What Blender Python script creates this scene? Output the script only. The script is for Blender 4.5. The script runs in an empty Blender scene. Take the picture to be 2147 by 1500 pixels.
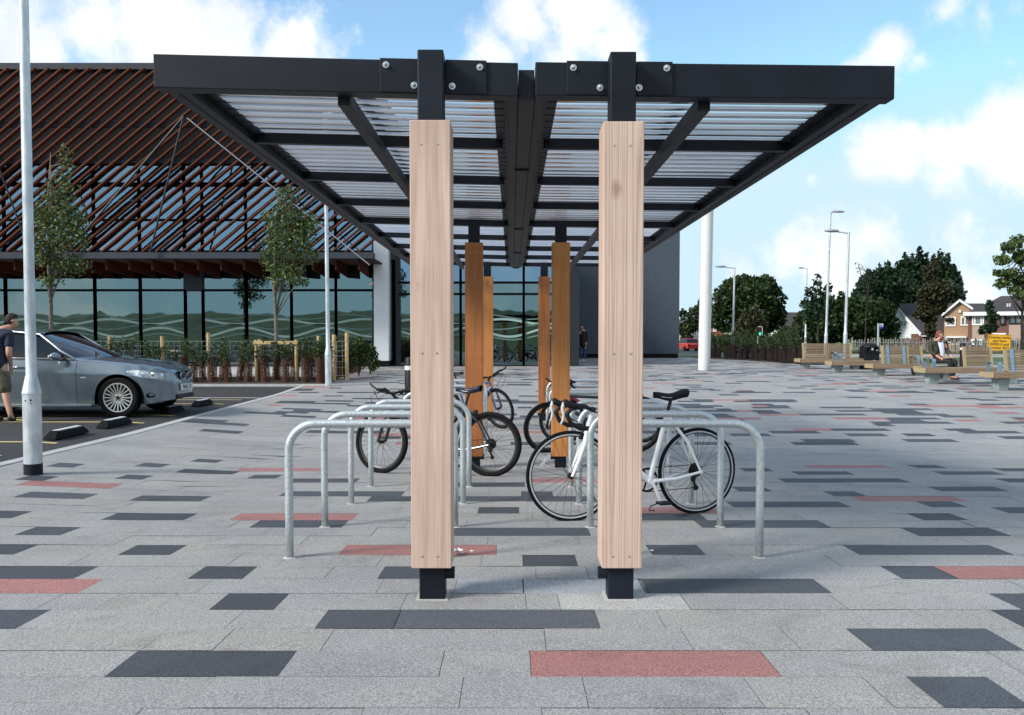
import bpy, bmesh, math, random
from mathutils import Vector, Matrix, noise as mnoise
R = math.radians
PI = math.pi
sc = bpy.context.scene
COL = sc.collection
rnd = random.Random(11)

# ------------------------------------------------------------------ camera
F = 1800.0; CX = 1073.5; CY = 775.0; PITCH = R(2.1); CAMZ = 1.3
cam_d = bpy.data.cameras.new('camera'); cam = bpy.data.objects.new('camera', cam_d); COL.objects.link(cam)
cam_d.sensor_width = 36.0; cam_d.lens = 36.0*F/2147.0
cam_d.shift_y = (CY-750.0)/2147.0
cam_d.clip_start = 0.05; cam_d.clip_end = 3000
cam.location = (0, 0, CAMZ); cam.rotation_euler = (R(90)-PITCH, 0, 0)
sc.camera = cam

def ray(px, py):
    u = (px-CX)/F; v = (py-CY)/F
    return Vector((u, math.cos(PITCH)-v*math.sin(PITCH), -v*math.cos(PITCH)-math.sin(PITCH)))
def W(px, py, Y):
    d = ray(px, py); t = Y/d.y
    return Vector((d.x*t, Y, CAMZ+d.z*t))
def WX(px, Y): return W(px, 709, Y).x
def WZ(py, Y): return W(CX, py, Y).z

# ------------------------------------------------------------------ terrain height
def lerp(a, b, t): return a+(b-a)*t
def g(X, Y):
    if Y < 12: b = -.03*(Y-4.25)
    elif Y < 24: b = lerp(-.2325, .13, (Y-12)/12)
    elif Y < 40: b = lerp(.13, .27, (Y-24)/16)
    elif Y < 50: b = .27
    elif Y < 90: b = lerp(.27, -.25, (Y-50)/40)
    else: b = -.25
    if b < 0 and Y < 40:
        w = min(1, max(0, (X+6)/3)); b *= w
    return b
def G(px, py):
    d = ray(px, py); Y = 10.0
    for i in range(60):
        h = CAMZ-g(d.x/d.y*Y, Y)
        Y = .5*Y+.5*(h/(-d.z/d.y))
    X = d.x/d.y*Y
    return Vector((X, Y, g(X, Y)))

# ------------------------------------------------------------------ mesh builder
class MB:
    def __init__(s): s.v = []; s.f = []; s.mi = []; s.cur = 0
    def add(s, vs, fs):
        n = len(s.v); s.v += [tuple(v) for v in vs]
        for f in fs: s.f.append(tuple(i+n for i in f)); s.mi.append(s.cur)
        return s
    def box(s, x0, x1, y0, y1, z0, z1, M=None):
        vs = [Vector((x, y, z)) for x in (x0, x1) for y in (y0, y1) for z in (z0, z1)]
        if M is not None: vs = [M @ v for v in vs]
        return s.add(vs, [(0, 1, 3, 2), (4, 6, 7, 5), (0, 4, 5, 1), (2, 3, 7, 6), (0, 2, 6, 4), (1, 5, 7, 3)])
    def beam(s, a, b, w, h, up=Vector((0, 0, 1))):
        a = Vector(a); b = Vector(b); d = (b-a).normalized()
        x = d.cross(up)
        if x.length < 1e-4: x = d.cross(Vector((1, 0, 0)))
        x.normalize(); z = x.cross(d).normalized()
        vs = [p+x*sx*w/2+z*sz*h/2 for p in (a, b) for sx in (-1, 1) for sz in (-1, 1)]
        return s.add(vs, [(0, 1, 3, 2), (4, 6, 7, 5), (0, 4, 5, 1), (2, 3, 7, 6), (0, 2, 6, 4), (1, 5, 7, 3)])
    def tube(s, pts, r, n=10, closed=False, cap=True):
        pts = [Vector(p) for p in pts]; m = len(pts)
        rs = r if isinstance(r, (list, tuple)) else [r]*m
        vs = []; prev = None
        for i, p in enumerate(pts):
            if closed: d = (pts[(i+1) % m]-pts[i-1]).normalized()
            else:
                d = (pts[min(i+1, m-1)]-pts[max(i-1, 0)]).normalized()
            if prev is None:
                x = d.cross(Vector((0, 0, 1)))
                if x.length < 1e-3: x = d.cross(Vector((0, 1, 0)))
                x.normalize()
            else:
                x = prev-d*prev.dot(d)
                if x.length < 1e-5: x = d.orthogonal()
                x.normalize()
            prev = x; y = d.cross(x)
            for k in range(n):
                a = 2*PI*k/n; vs.append(p+(x*math.cos(a)+y*math.sin(a))*rs[i])
        fs = []
        for i in range(m if closed else m-1):
            j = (i+1) % m
            for k in range(n):
                l = (k+1) % n; fs.append((i*n+k, i*n+l, j*n+l, j*n+k))
        if cap and not closed:
            fs.append(tuple(range(n-1, -1, -1))); fs.append(tuple((m-1)*n+k for k in range(n)))
        return s.add(vs, fs)
    def lathe(s, prof, n=20, M=None, cap=True):
        vs = []; fs = []; m = len(prof)
        for r_, z in prof:
            for k in range(n):
                a = 2*PI*k/n; v = Vector((r_*math.cos(a), r_*math.sin(a), z)); vs.append(M @ v if M is not None else v)
        for i in range(m-1):
            for k in range(n):
                l = (k+1) % n; fs.append((i*n+k, i*n+l, (i+1)*n+l, (i+1)*n+k))
        if cap:
            fs.append(tuple(range(n-1, -1, -1))); fs.append(tuple((m-1)*n+k for k in range(n)))
        return s.add(vs, fs)
    def prism(s, poly, d0, d1, f):      # poly 2D points, f(u,v,d)->xyz
        n = len(poly); vs = [f(u, v, d0) for u, v in poly]+[f(u, v, d1) for u, v in poly]
        fs = [tuple(range(n-1, -1, -1)), tuple(range(n, 2*n))]+[(i, (i+1) % n, n+(i+1) % n, n+i) for i in range(n)]
        return s.add(vs, fs)
    def grid(s, rows):                  # rows of equal-length point lists
        m = len(rows); n = len(rows[0]); vs = [p for r_ in rows for p in r_]
        return s.add(vs, [(i*n+j, i*n+j+1, (i+1)*n+j+1, (i+1)*n+j) for i in range(m-1) for j in range(n-1)])
    def ell(s, c, rx, ry, rz, nu=14, nv=9, M=None):
        prof = []
        vs = []; fs = []
        for i in range(nv+1):
            t = PI*i/nv
            for k in range(nu):
                a = 2*PI*k/nu
                v = Vector((rx*math.sin(t)*math.cos(a), ry*math.sin(t)*math.sin(a), -rz*math.cos(t)))
                if M is not None: v = M @ v
                vs.append(v+Vector(c))
        for i in range(nv):
            for k in range(nu):
                l = (k+1) % nu; fs.append((i*nu+k, i*nu+l, (i+1)*nu+l, (i+1)*nu+k))
        return s.add(vs, fs)
    def mesh(s, name, mats, smooth=False):
        me = bpy.data.meshes.new(name); me.from_pydata(s.v, [], s.f)
        for m in (mats if isinstance(mats, (list, tuple)) else [mats]): me.materials.append(m)
        me.polygons.foreach_set('material_index', s.mi)
        me.validate(); me.update()
        bm = bmesh.new(); bm.from_mesh(me); bmesh.ops.recalc_face_normals(bm, faces=bm.faces); bm.to_mesh(me); bm.free()
        if smooth: me.polygons.foreach_set('use_smooth', [True]*len(me.polygons))
        return me
    def build(s, name, mats, parent=None, smooth=False, bevel=0, loc=None, rot=None, seg=2):
        o = bpy.data.objects.new(name, s.mesh(name, mats, smooth)); COL.objects.link(o)
        if smooth and smooth != 2:
            e = o.modifiers.new('es', 'EDGE_SPLIT'); e.split_angle = R(38)
        if bevel:
            b = o.modifiers.new('bv', 'BEVEL'); b.width = bevel; b.segments = seg; b.limit_method = 'ANGLE'; b.angle_limit = R(40)
        if parent is not None: o.parent = parent
        if loc is not None: o.location = loc
        if rot is not None: o.rotation_euler = rot
        return o

def tag(o, label=None, cat=None, group=None, kind=None):
    if label: o['label'] = label
    if cat: o['category'] = cat
    if group: o['group'] = group
    if kind: o['kind'] = kind
    return o
def thing(name, label, cat, loc=(0, 0, 0), rz=0, group=None):
    o = bpy.data.objects.new(name, None); COL.objects.link(o); o.empty_display_size = .1
    o.location = loc; o.rotation_euler = (0, 0, rz)
    return tag(o, label, cat, group)
def kids(o):
    return [c for c in bpy.data.objects if c.parent == o]
def copy_tree(o, parent=None):
    c = o.copy(); COL.objects.link(c)
    if parent is not None: c.parent = parent
    for ch in kids(o): copy_tree(ch, c)
    return c
def sub_empty(name, parent, loc=(0, 0, 0), rot=(0, 0, 0)):
    o = bpy.data.objects.new(name, None); COL.objects.link(o); o.parent = parent; o.location = loc; o.rotation_euler = rot
    o.empty_display_size = .05
    return o
def arc(c, r, a0, a1, n, ax='xz'):
    out = []
    for i in range(n+1):
        a = lerp(a0, a1, i/n); u = r*math.cos(a); v = r*math.sin(a)
        out.append(Vector((c[0]+u, c[1], c[2]+v)) if ax == 'xz' else Vector((c[0], c[1]+u, c[2]+v)))
    return out

# ------------------------------------------------------------------ materials
def new_mat(name):
    m = bpy.data.materials.new(name); m.use_nodes = True; nt = m.node_tree
    for n in list(nt.nodes): nt.nodes.remove(n)
    out = nt.nodes.new('ShaderNodeOutputMaterial')
    return m, nt, out
def N(nt, typ, **kw):
    n = nt.nodes.new(typ)
    for k, v in kw.items():
        if hasattr(n, k) and not k.startswith('i_'): setattr(n, k, v)
    return n
def L(nt, a, b): nt.links.new(a, b)
def rgba(c): return (c[0], c[1], c[2], 1)
_mc = {}
def mat(name, c, rough=.6, metal=0, var=.12, scale=6., bump=0, bscale=None, coat=0, spec=.5, c2=None, stretch=(1, 1, 1), detail=5, emit=0, trans=0):
    if name in _mc: return _mc[name]
    m, nt, out = new_mat(name)
    p = N(nt, 'ShaderNodeBsdfPrincipled'); L(nt, p.outputs[0], out.inputs[0])
    p.inputs['Roughness'].default_value = rough; p.inputs['Metallic'].default_value = metal
    p.inputs['Specular IOR Level'].default_value = spec
    if coat: p.inputs['Coat Weight'].default_value = coat; p.inputs['Coat Roughness'].default_value = .05
    tc = N(nt, 'ShaderNodeTexCoord'); mp = N(nt, 'ShaderNodeMapping'); L(nt, tc.outputs['Object'], mp.inputs[0])
    mp.inputs['Scale'].default_value = stretch
    nz = N(nt, 'ShaderNodeTexNoise'); nz.inputs['Scale'].default_value = scale; nz.inputs['Detail'].default_value = detail
    L(nt, mp.outputs[0], nz.inputs['Vector'])
    rp = N(nt, 'ShaderNodeValToRGB'); rp.color_ramp.elements[0].position = .3; rp.color_ramp.elements[1].position = .7
    rp.color_ramp.elements[0].color = rgba([x*(1-var) for x in c]); rp.color_ramp.elements[1].color = rgba(c2 if c2 else [min(1, x*(1+var)) for x in c])
    L(nt, nz.outputs['Fac'], rp.inputs[0]); L(nt, rp.outputs[0], p.inputs['Base Color'])
    # roughness variation
    mr = N(nt, 'ShaderNodeMapRange'); mr.inputs[3].default_value = max(0, rough-.08); mr.inputs[4].default_value = min(1, rough+.1)
    L(nt, nz.outputs['Fac'], mr.inputs[0]); L(nt, mr.outputs[0], p.inputs['Roughness'])
    if bump:
        nb = N(nt, 'ShaderNodeTexNoise'); nb.inputs['Scale'].default_value = bscale or scale*6; nb.inputs['Detail'].default_value = 4
        L(nt, mp.outputs[0], nb.inputs['Vector'])
        b = N(nt, 'ShaderNodeBump'); b.inputs['Strength'].default_value = bump; b.inputs['Distance'].default_value = .01
        L(nt, nb.outputs['Fac'], b.inputs['Height']); L(nt, b.outputs[0], p.inputs['Normal'])
    if emit:
        p.inputs['Emission Color'].default_value = rgba(c); p.inputs['Emission Strength'].default_value = emit
    _mc[name] = m
    return m
def leaf_mat(name, c1, c2, c3=None):
    m, nt, out = new_mat(name)
    ge = N(nt, 'ShaderNodeNewGeometry'); rp = N(nt, 'ShaderNodeValToRGB')
    L(nt, ge.outputs['Random Per Island'], rp.inputs[0])
    rp.color_ramp.elements[0].color = rgba(c1); rp.color_ramp.elements[1].color = rgba(c2)
    if c3: e = rp.color_ramp.elements.new(.93); e.color = rgba(c2); rp.color_ramp.elements[2].color = rgba(c3)
    d = N(nt, 'ShaderNodeBsdfPrincipled'); d.inputs['Roughness'].default_value = .5; d.inputs['Specular IOR Level'].default_value = .35
    t = N(nt, 'ShaderNodeBsdfTranslucent'); mx = N(nt, 'ShaderNodeMixShader'); mx.inputs[0].default_value = .3
    L(nt, rp.outputs[0], d.inputs['Base Color']); L(nt, rp.outputs[0], t.inputs['Color'])
    L(nt, d.outputs[0], mx.inputs[1]); L(nt, t.outputs[0], mx.inputs[2]); L(nt, mx.outputs[0], out.inputs[0])
    return m
def wood_mat(name, ca, cb, cc, gs=1.0, knots=True, axis=2, bands=9.0, contrast=1.0, rough=.65):
    m, nt, out = new_mat(name)
    p = N(nt, 'ShaderNodeBsdfPrincipled'); L(nt, p.outputs[0], out.inputs[0]); p.inputs['Roughness'].default_value = rough
    tc = N(nt, 'ShaderNodeTexCoord'); oi = N(nt, 'ShaderNodeObjectInfo')
    add = N(nt, 'ShaderNodeVectorMath'); add.operation = 'ADD'
    mu = N(nt, 'ShaderNodeMath'); mu.operation = 'MULTIPLY'; mu.inputs[1].default_value = 37.0
    L(nt, oi.outputs['Random'], mu.inputs[0]); cmb = N(nt, 'ShaderNodeCombineXYZ')
    for i in range(3): L(nt, mu.outputs[0], cmb.inputs[i])
    L(nt, tc.outputs['Object'], add.inputs[0]); L(nt, cmb.outputs[0], add.inputs[1])
    mp = N(nt, 'ShaderNodeMapping'); s_ = [1, 1, 1]; s_[axis] = .09*gs; mp.inputs['Scale'].default_value = s_
    L(nt, add.outputs[0], mp.inputs[0])
    n1 = N(nt, 'ShaderNodeTexNoise'); n1.inputs['Scale'].default_value = 7; n1.inputs['Detail'].default_value = 1.5; n1.inputs['Distortion'].default_value = .4
    L(nt, mp.outputs[0], n1.inputs['Vector'])
    m1 = N(nt, 'ShaderNodeMath'); m1.operation = 'MULTIPLY'; m1.inputs[1].default_value = bands; L(nt, n1.outputs['Fac'], m1.inputs[0])
    fr = N(nt, 'ShaderNodeMath'); fr.operation = 'PINGPONG'; fr.inputs[1].default_value = .5; L(nt, m1.outputs[0], fr.inputs[0])
    n2 = N(nt, 'ShaderNodeTexNoise'); n2.inputs['Scale'].default_value = 120; n2.inputs['Detail'].default_value = 3
    mp2 = N(nt, 'ShaderNodeMapping'); s2 = [1, 1, 1]; s2[axis] = .03; mp2.inputs['Scale'].default_value = s2
    L(nt, add.outputs[0], mp2.inputs[0]); L(nt, mp2.outputs[0], n2.inputs['Vector'])
    a2 = N(nt, 'ShaderNodeMath'); a2.operation = 'MULTIPLY_ADD'; a2.inputs[1].default_value = .9*contrast; a2.inputs[2].default_value = 0
    L(nt, fr.outputs[0], a2.inputs[0])
    a3 = N(nt, 'ShaderNodeMath'); a3.operation = 'MULTIPLY_ADD'; a3.inputs[1].default_value = .55
    L(nt, n2.outputs['Fac'], a3.inputs[0]); L(nt, a2.outputs[0], a3.inputs[2])
    rp = N(nt, 'ShaderNodeValToRGB'); e = rp.color_ramp.elements
    e[0].position = .12; e[1].position = .85; e[0].color = rgba(ca); e[1].color = rgba(cc); q = e.new(.45); q.color = rgba(cb)
    L(nt, a3.outputs[0], rp.inputs[0])
    n3 = N(nt, 'ShaderNodeTexNoise'); n3.inputs['Scale'].default_value = 1.6; L(nt, add.outputs[0], n3.inputs['Vector'])
    mx = N(nt, 'ShaderNodeMix'); mx.data_type = 'RGBA'; mx.blend_type = 'MULTIPLY'; mx.inputs[0].default_value = .5
    rp3 = N(nt, 'ShaderNodeValToRGB'); rp3.color_ramp.elements[0].position = .3; rp3.color_ramp.elements[0].color = (.68, .66, .64, 1); rp3.color_ramp.elements[1].position = .65; rp3.color_ramp.elements[1].color = (1, 1, 1, 1)
    L(nt, n3.outputs['Fac'], rp3.inputs[0]); L(nt, rp.outputs[0], mx.inputs[6]); L(nt, rp3.outputs[0], mx.inputs[7])
    vk = N(nt, 'ShaderNodeTexVoronoi'); vk.inputs['Scale'].default_value = 3.4; mk_ = N(nt, 'ShaderNodeMapping'); s3 = [1, 1, 1]; s3[axis] = .55; mk_.inputs['Scale'].default_value = s3; L(nt, add.outputs[0], mk_.inputs[0])
    dn = N(nt, 'ShaderNodeTexNoise'); dn.inputs['Scale'].default_value = 30; L(nt, add.outputs[0], dn.inputs['Vector']); L(nt, mk_.outputs[0], vk.inputs['Vector'])
    dm = N(nt, 'ShaderNodeMath'); dm.operation = 'MULTIPLY_ADD'; dm.inputs[1].default_value = .07; L(nt, dn.outputs['Fac'], dm.inputs[0]); L(nt, vk.outputs['Distance'], dm.inputs[2])
    rk = N(nt, 'ShaderNodeValToRGB'); ek = rk.color_ramp.elements; ek[0].position = .07; ek[0].color = (.50, .38, .30, 1); ek[1].position = .15; ek[1].color = (1, 1, 1, 1); L(nt, dm.outputs[0], rk.inputs[0])
    mx2 = N(nt, 'ShaderNodeMix'); mx2.data_type = 'RGBA'; mx2.blend_type = 'MULTIPLY'; mx2.inputs[0].default_value = .7 if knots else 0; L(nt, mx.outputs[2], mx2.inputs[6]); L(nt, rk.outputs[0], mx2.inputs[7]); L(nt, mx2.outputs[2], p.inputs['Base Color'])
    b = N(nt, 'ShaderNodeBump'); b.inputs['Strength'].default_value = .25; b.inputs['Distance'].default_value = .002
    L(nt, n2.outputs['Fac'], b.inputs['Height']); L(nt, b.outputs[0], p.inputs['Normal'])
    return m

M_black = mat('black_powder_coat', (.0055, .008, .015), .5, 0, .35, 3, .05, 300, spec=.26)
M_dark = mat('dark_steel', (.016, .017, .021), .55, .0, .2, 10, spec=.3)
M_galv = mat('galvanised_steel', (.50, .56, .585), .40, .6, .12, 55, .04, 160, c2=(.62, .675, .69))
M_lamp = mat('galvanised_lamp_column', (.50, .56, .60), .42, .45, .18, 14, .04, 60, c2=(.68, .73, .76), stretch=(1, 1, .35))
M_bolt = mat('zinc_bolt', (.55, .57, .58), .3, .9, .15, 60)
M_rubber = mat('tyre_rubber', (.009, .009, .010), .85, 0, .25, 60, .1, 200, spec=.15)
M_white = mat('white_paint', (.66, .66, .645), .35, 0, .04, 5)
M_plastic = mat('black_plastic', (.010, .010, .012), .5, 0, .2, 30, spec=.3)
M_chrome = mat('chrome', (.7, .7, .7), .12, 1, .05, 5)
M_alu = mat('aluminium', (.55, .55, .56), .3, .9, .1, 20)
# ================================================================== setting: ground, paving, car park
def frange(a, b, st):
    out = []; x = a
    while x < b-1e-6: out.append(x); x += st
    out.append(b); return out
def sheet(name, xs, ys, zoff, m, f=g):
    b = MB(); b.grid([[Vector((x, y, f(x, y)+zoff)) for x in xs] for y in ys])
    return tag(b.build(name, m, smooth=2), kind='structure')

M_grass = mat('grass', (.045, .085, .02), .9, 0, .35, 1.2, .6, 30, c2=(.09, .13, .04))
M_soil = mat('bark_soil', (.035, .022, .016), .95, 0, .5, 9, .9, 40)
def asphalt():
    m, nt, out = new_mat('asphalt'); p = N(nt, 'ShaderNodeBsdfPrincipled'); L(nt, p.outputs[0], out.inputs[0])
    tc = N(nt, 'ShaderNodeTexCoord'); a = N(nt, 'ShaderNodeTexNoise'); a.inputs['Scale'].default_value = 90; a.inputs['Detail'].default_value = 4
    b = N(nt, 'ShaderNodeTexNoise'); b.inputs['Scale'].default_value = .6; b.inputs['Detail'].default_value = 5
    L(nt, tc.outputs['Object'], a.inputs[0]); L(nt, tc.outputs['Object'], b.inputs[0])
    r1 = N(nt, 'ShaderNodeValToRGB'); r1.color_ramp.elements[0].position = .35; r1.color_ramp.elements[1].position = .7
    r1.color_ramp.elements[0].color = (.020, .019, .021, 1); r1.color_ramp.elements[1].color = (.062, .058, .06, 1)
    L(nt, a.outputs[0], r1.inputs[0])
    r2 = N(nt, 'ShaderNodeValToRGB'); r2.color_ramp.elements[0].position = .3; r2.color_ramp.elements[0].color = (.6, .6, .6, 1); r2.color_ramp.elements[1].position = .7
    L(nt, b.outputs[0], r2.inputs[0]); mx = N(nt, 'ShaderNodeMix'); mx.data_type = 'RGBA'; mx.blend_type = 'MULTIPLY'; mx.inputs[0].default_value = 1
    L(nt, r1.outputs[0], mx.inputs[6]); L(nt, r2.outputs[0], mx.inputs[7]); L(nt, mx.outputs[2], p.inputs['Base Color'])
    p.inputs['Roughness'].default_value = .8
    bp = N(nt, 'ShaderNodeBump'); bp.inputs['Strength'].default_value = .5; bp.inputs['Distance'].default_value = .004; L(nt, a.outputs[0], bp.inputs['Height']); L(nt, bp.outputs[0], p.inputs['Normal'])
    return m
M_asph = asphalt()
M_kerb = mat('concrete_kerb', (.42, .42, .41), .8, 0, .12, 6, .2, 80)
M_conc = mat('pale_concrete', (.46, .45, .43), .85, 0, .1, 3, .2, 60)
M_yellow = mat('yellow_road_paint', (.62, .46, .16), .7, 0, .25, 18, c2=(.72, .56, .24))
M_roadwhite = mat('white_road_paint', (.6, .6, .58), .7, 0, .2, 18)

xs_far = [-900, -300, -120, -60, -30, -15, -6, -3, 0, 15, 30, 60, 120, 300, 900]
ys_far = [-400, -120, -60, -20, 0, 4.25, 8, 12, 18, 24, 30, 40, 50, 60, 70, 90, 140, 300, 1500]
sheet('ground', xs_far, ys_far, -.06, M_grass)

KX = -5.35
def far_edge(X):     # far edge of the plaza paving
    if X < 9.9: return 47.0
    if X < 11.8: return lerp(44, 34.9, (X-9.9)/1.9)
    return lerp(34.9, 33.0, min(1, (X-11.8)/20))
# paving: bedding sheet + individually laid slabs (one surface)
def paving_mat():
    m, nt, out = new_mat('granite_aggregate_slabs'); p = N(nt, 'ShaderNodeBsdfPrincipled'); L(nt, p.outputs[0], out.inputs[0])
    at = N(nt, 'ShaderNodeAttribute'); at.attribute_name = 'Col'
    tc = N(nt, 'ShaderNodeTexCoord')
    a = N(nt, 'ShaderNodeTexNoise'); a.inputs['Scale'].default_value = 300; a.inputs['Detail'].default_value = 3; a.inputs['Roughness'].default_value = .7
    v = N(nt, 'ShaderNodeTexNoise'); v.inputs['Scale'].default_value = 120; v.inputs['Detail'].default_value = 2
    b = N(nt, 'ShaderNodeTexNoise'); b.inputs['Scale'].default_value = .7; b.inputs['Detail'].default_value = 6; b.inputs['Roughness'].default_value = .65
    for q in (a, v, b): L(nt, tc.outputs['Object'], q.inputs['Vector'])
    r1 = N(nt, 'ShaderNodeValToRGB'); e = r1.color_ramp.elements
    e[0].position = .32; e[0].color = (.42, .42, .44, 1); e[1].position = .68; e[1].color = (1.5, 1.5, 1.48, 1); e.new(.5).color = (1, 1, 1, 1)
    L(nt, a.outputs[0], r1.inputs[0])
    r3 = N(nt, 'ShaderNodeValToRGB'); e = r3.color_ramp.elements
    e[0].position = .38; e[0].color = (.70, .70, .71, 1); e[1].position = .62; e[1].color = (1.22, 1.22, 1.21, 1)
    L(nt, v.outputs[0], r3.inputs[0])
    r2 = N(nt, 'ShaderNodeValToRGB'); e = r2.color_ramp.elements
    e[0].position = .30; e[0].color = (.80, .81, .83, 1); e[1].position = .62; e[1].color = (1.05, 1.045, 1.03, 1)
    L(nt, b.outputs[0], r2.inputs[0])
    last = at.outputs['Color']
    vo = N(nt, 'ShaderNodeTexVoronoi'); vo.inputs['Scale'].default_value = 2.3; L(nt, tc.outputs['Object'], vo.inputs['Vector'])
    vs_ = N(nt, 'ShaderNodeMath'); vs_.operation = 'MULTIPLY_ADD'; vs_.inputs[1].default_value = .035; vs_.inputs[2].default_value = 0; vc = N(nt, 'ShaderNodeSeparateColor'); L(nt, vo.outputs['Color'], vc.inputs[0]); L(nt, vc.outputs[0], vs_.inputs[0])
    lt = N(nt, 'ShaderNodeMath'); lt.operation = 'SUBTRACT'; L(nt, vo.outputs['Distance'], lt.inputs[0]); L(nt, vs_.outputs[0], lt.inputs[1])
    r4 = N(nt, 'ShaderNodeValToRGB'); e = r4.color_ramp.elements; e[0].position = 0; e[0].color = (.62, .61, .60, 1); e[1].position = .012; e[1].color = (1, 1, 1, 1); L(nt, lt.outputs[0], r4.inputs[0])
    s5 = N(nt, 'ShaderNodeTexNoise'); s5.inputs['Scale'].default_value = 2.6; s5.inputs['Detail'].default_value = 7; s5.inputs['Distortion'].default_value = 1.2; L(nt, tc.outputs['Object'], s5.inputs['Vector'])
    r5 = N(nt, 'ShaderNodeValToRGB'); e = r5.color_ramp.elements; e[0].position = .28; e[0].color = (.84, .83, .82, 1); e[1].position = .42; e[1].color = (1, 1, 1, 1); L(nt, s5.outputs[0], r5.inputs[0])
    for r_ in (r1, r3, r2, r4, r5):
        mx = N(nt, 'ShaderNodeMix'); mx.data_type = 'RGBA'; mx.blend_type = 'MULTIPLY'; mx.inputs[0].default_value = 1
        L(nt, last, mx.inputs[6]); L(nt, r_.outputs[0], mx.inputs[7]); last = mx.outputs[2]
    L(nt, last, p.inputs['Base Color']); p.inputs['Roughness'].default_value = .72
    bp = N(nt, 'ShaderNodeBump'); bp.inputs['Strength'].default_value = .6; bp.inputs['Distance'].default_value = .003
    L(nt, a.outputs[0], bp.inputs['Height']); L(nt, bp.outputs[0], p.inputs['Normal'])
    return m
M_pave = paving_mat()
Y0 = 3.154; PIT = .2905
spec = {}
def slab(xl, xr, y, c):
    pl = G(xl, y); pr = G(xr, y)
    k = math.floor((pl.y-Y0)/PIT)
    yc = Y0+(k+.5)*PIT
    s_ = yc/pl.y
    spec.setdefault(k, []).append((pl.x*s_, pr.x*s_, c))
def z6(a, b, v, c): slab(a/2.344, b/2.344, 860+v/2.344, c)
def z8(a, b, v, c): slab(1400+a/2.344, 1400+b/2.344, 860+v/2.344, c)
for t in [(600, 1415, 1318, 'D'), (-200, 165, 1017, 'D'), (-330, 445, 862, 'R'), (-360, 425, 797, 'D'), (968, 1230, 783, 'D'), (1078, 1383, 912, 'D'),
          (628, 878, 682, 'D'), (-60, 130, 689, 'D'), (125, 355, 596, 'D'), (-70, 120, 520, 'D'), (535, 940, 518, 'D'), (110, 480, 424, 'D'), (670, 1025, 427, 'D'),
          (115, 620, 374, 'R'), (110, 270, 347, 'D'), (595, 742, 326, 'D'), (885, 1185, 308, 'D'), (1170, 1590, 292, 'R'), (1232, 1372, 333, 'D'),
          (258, 415, 281, 'D'), (683, 835, 265, 'D'), (955, 1100, 251, 'D')]: z6(*t)
for t in [(675, 833, 1313, 'D'), (834, 1252, 1313, 'E'), (493, 745, 1079, 'R'), (534, 724, 1108, 'D'), (610, 750, 1012, 'D'), (592, 845, 1042, 'D'),
          (719, 1041, 1162, 'R'), (800, 898, 1214, 'D'), (1096, 1208, 1182, 'D'), (948, 1235, 1119, 'D'), (1361, 1470, 1155, 'D'), (1112, 1615, 1404, 'R'),
          (1352, 1724, 1231, 'D'), (1003, 1088, 1075, 'D'), (1325, 1475, 1086, 'D'), (1464, 1728, 1098, 'D'), (1320, 1500, 1071, 'R'), (774, 900, 1053, 'D'),
          (1087, 1250, 1052, 'D'), (1093, 1158, 1033, 'D'), (1116, 1250, 1005, 'R'), (945, 1100, 1022, 'D'), (950, 1110, 1048, 'D'),
          (955, 1096, 1240, 'L'), (1098, 1345, 1240, 'L'), (1172, 1436, 1272, 'M'), (860, 960, 990, 'R')]: slab(*t)
for t in [(1098, 1365, 797, 'D'), (1366, 2100, 795, 'R'), (900, 1635, 683, 'D'), (1190, 1630, 590, 'D'), (1655, 2100, 937, 'D'), (1670, 2100, 1030, 'D'),
          (940, 1655, 1142, 'D'), (1260, 1670, 1407, 'D'), (1215, 1430, 520, 'D'), (1255, 1435, 470, 'D'), (1630, 1900, 487, 'D'), (305, 870, 474, 'D'),
          (925, 1440, 428, 'R'), (790, 945, 411, 'D'), (1310, 1640, 402, 'D'), (560, 1165, 350, 'D'), (625, 900, 313, 'D'), (680, 1075, 277, 'R'),
          (1200, 1345, 287, 'D'), (1325, 1630, 319, 'D'), (1620, 1900, 297, 'D'), (1640, 1990, 357, 'D'), (365, 505, 298, 'D'), (330, 490, 392, 'D')]: z8(*t)

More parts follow.
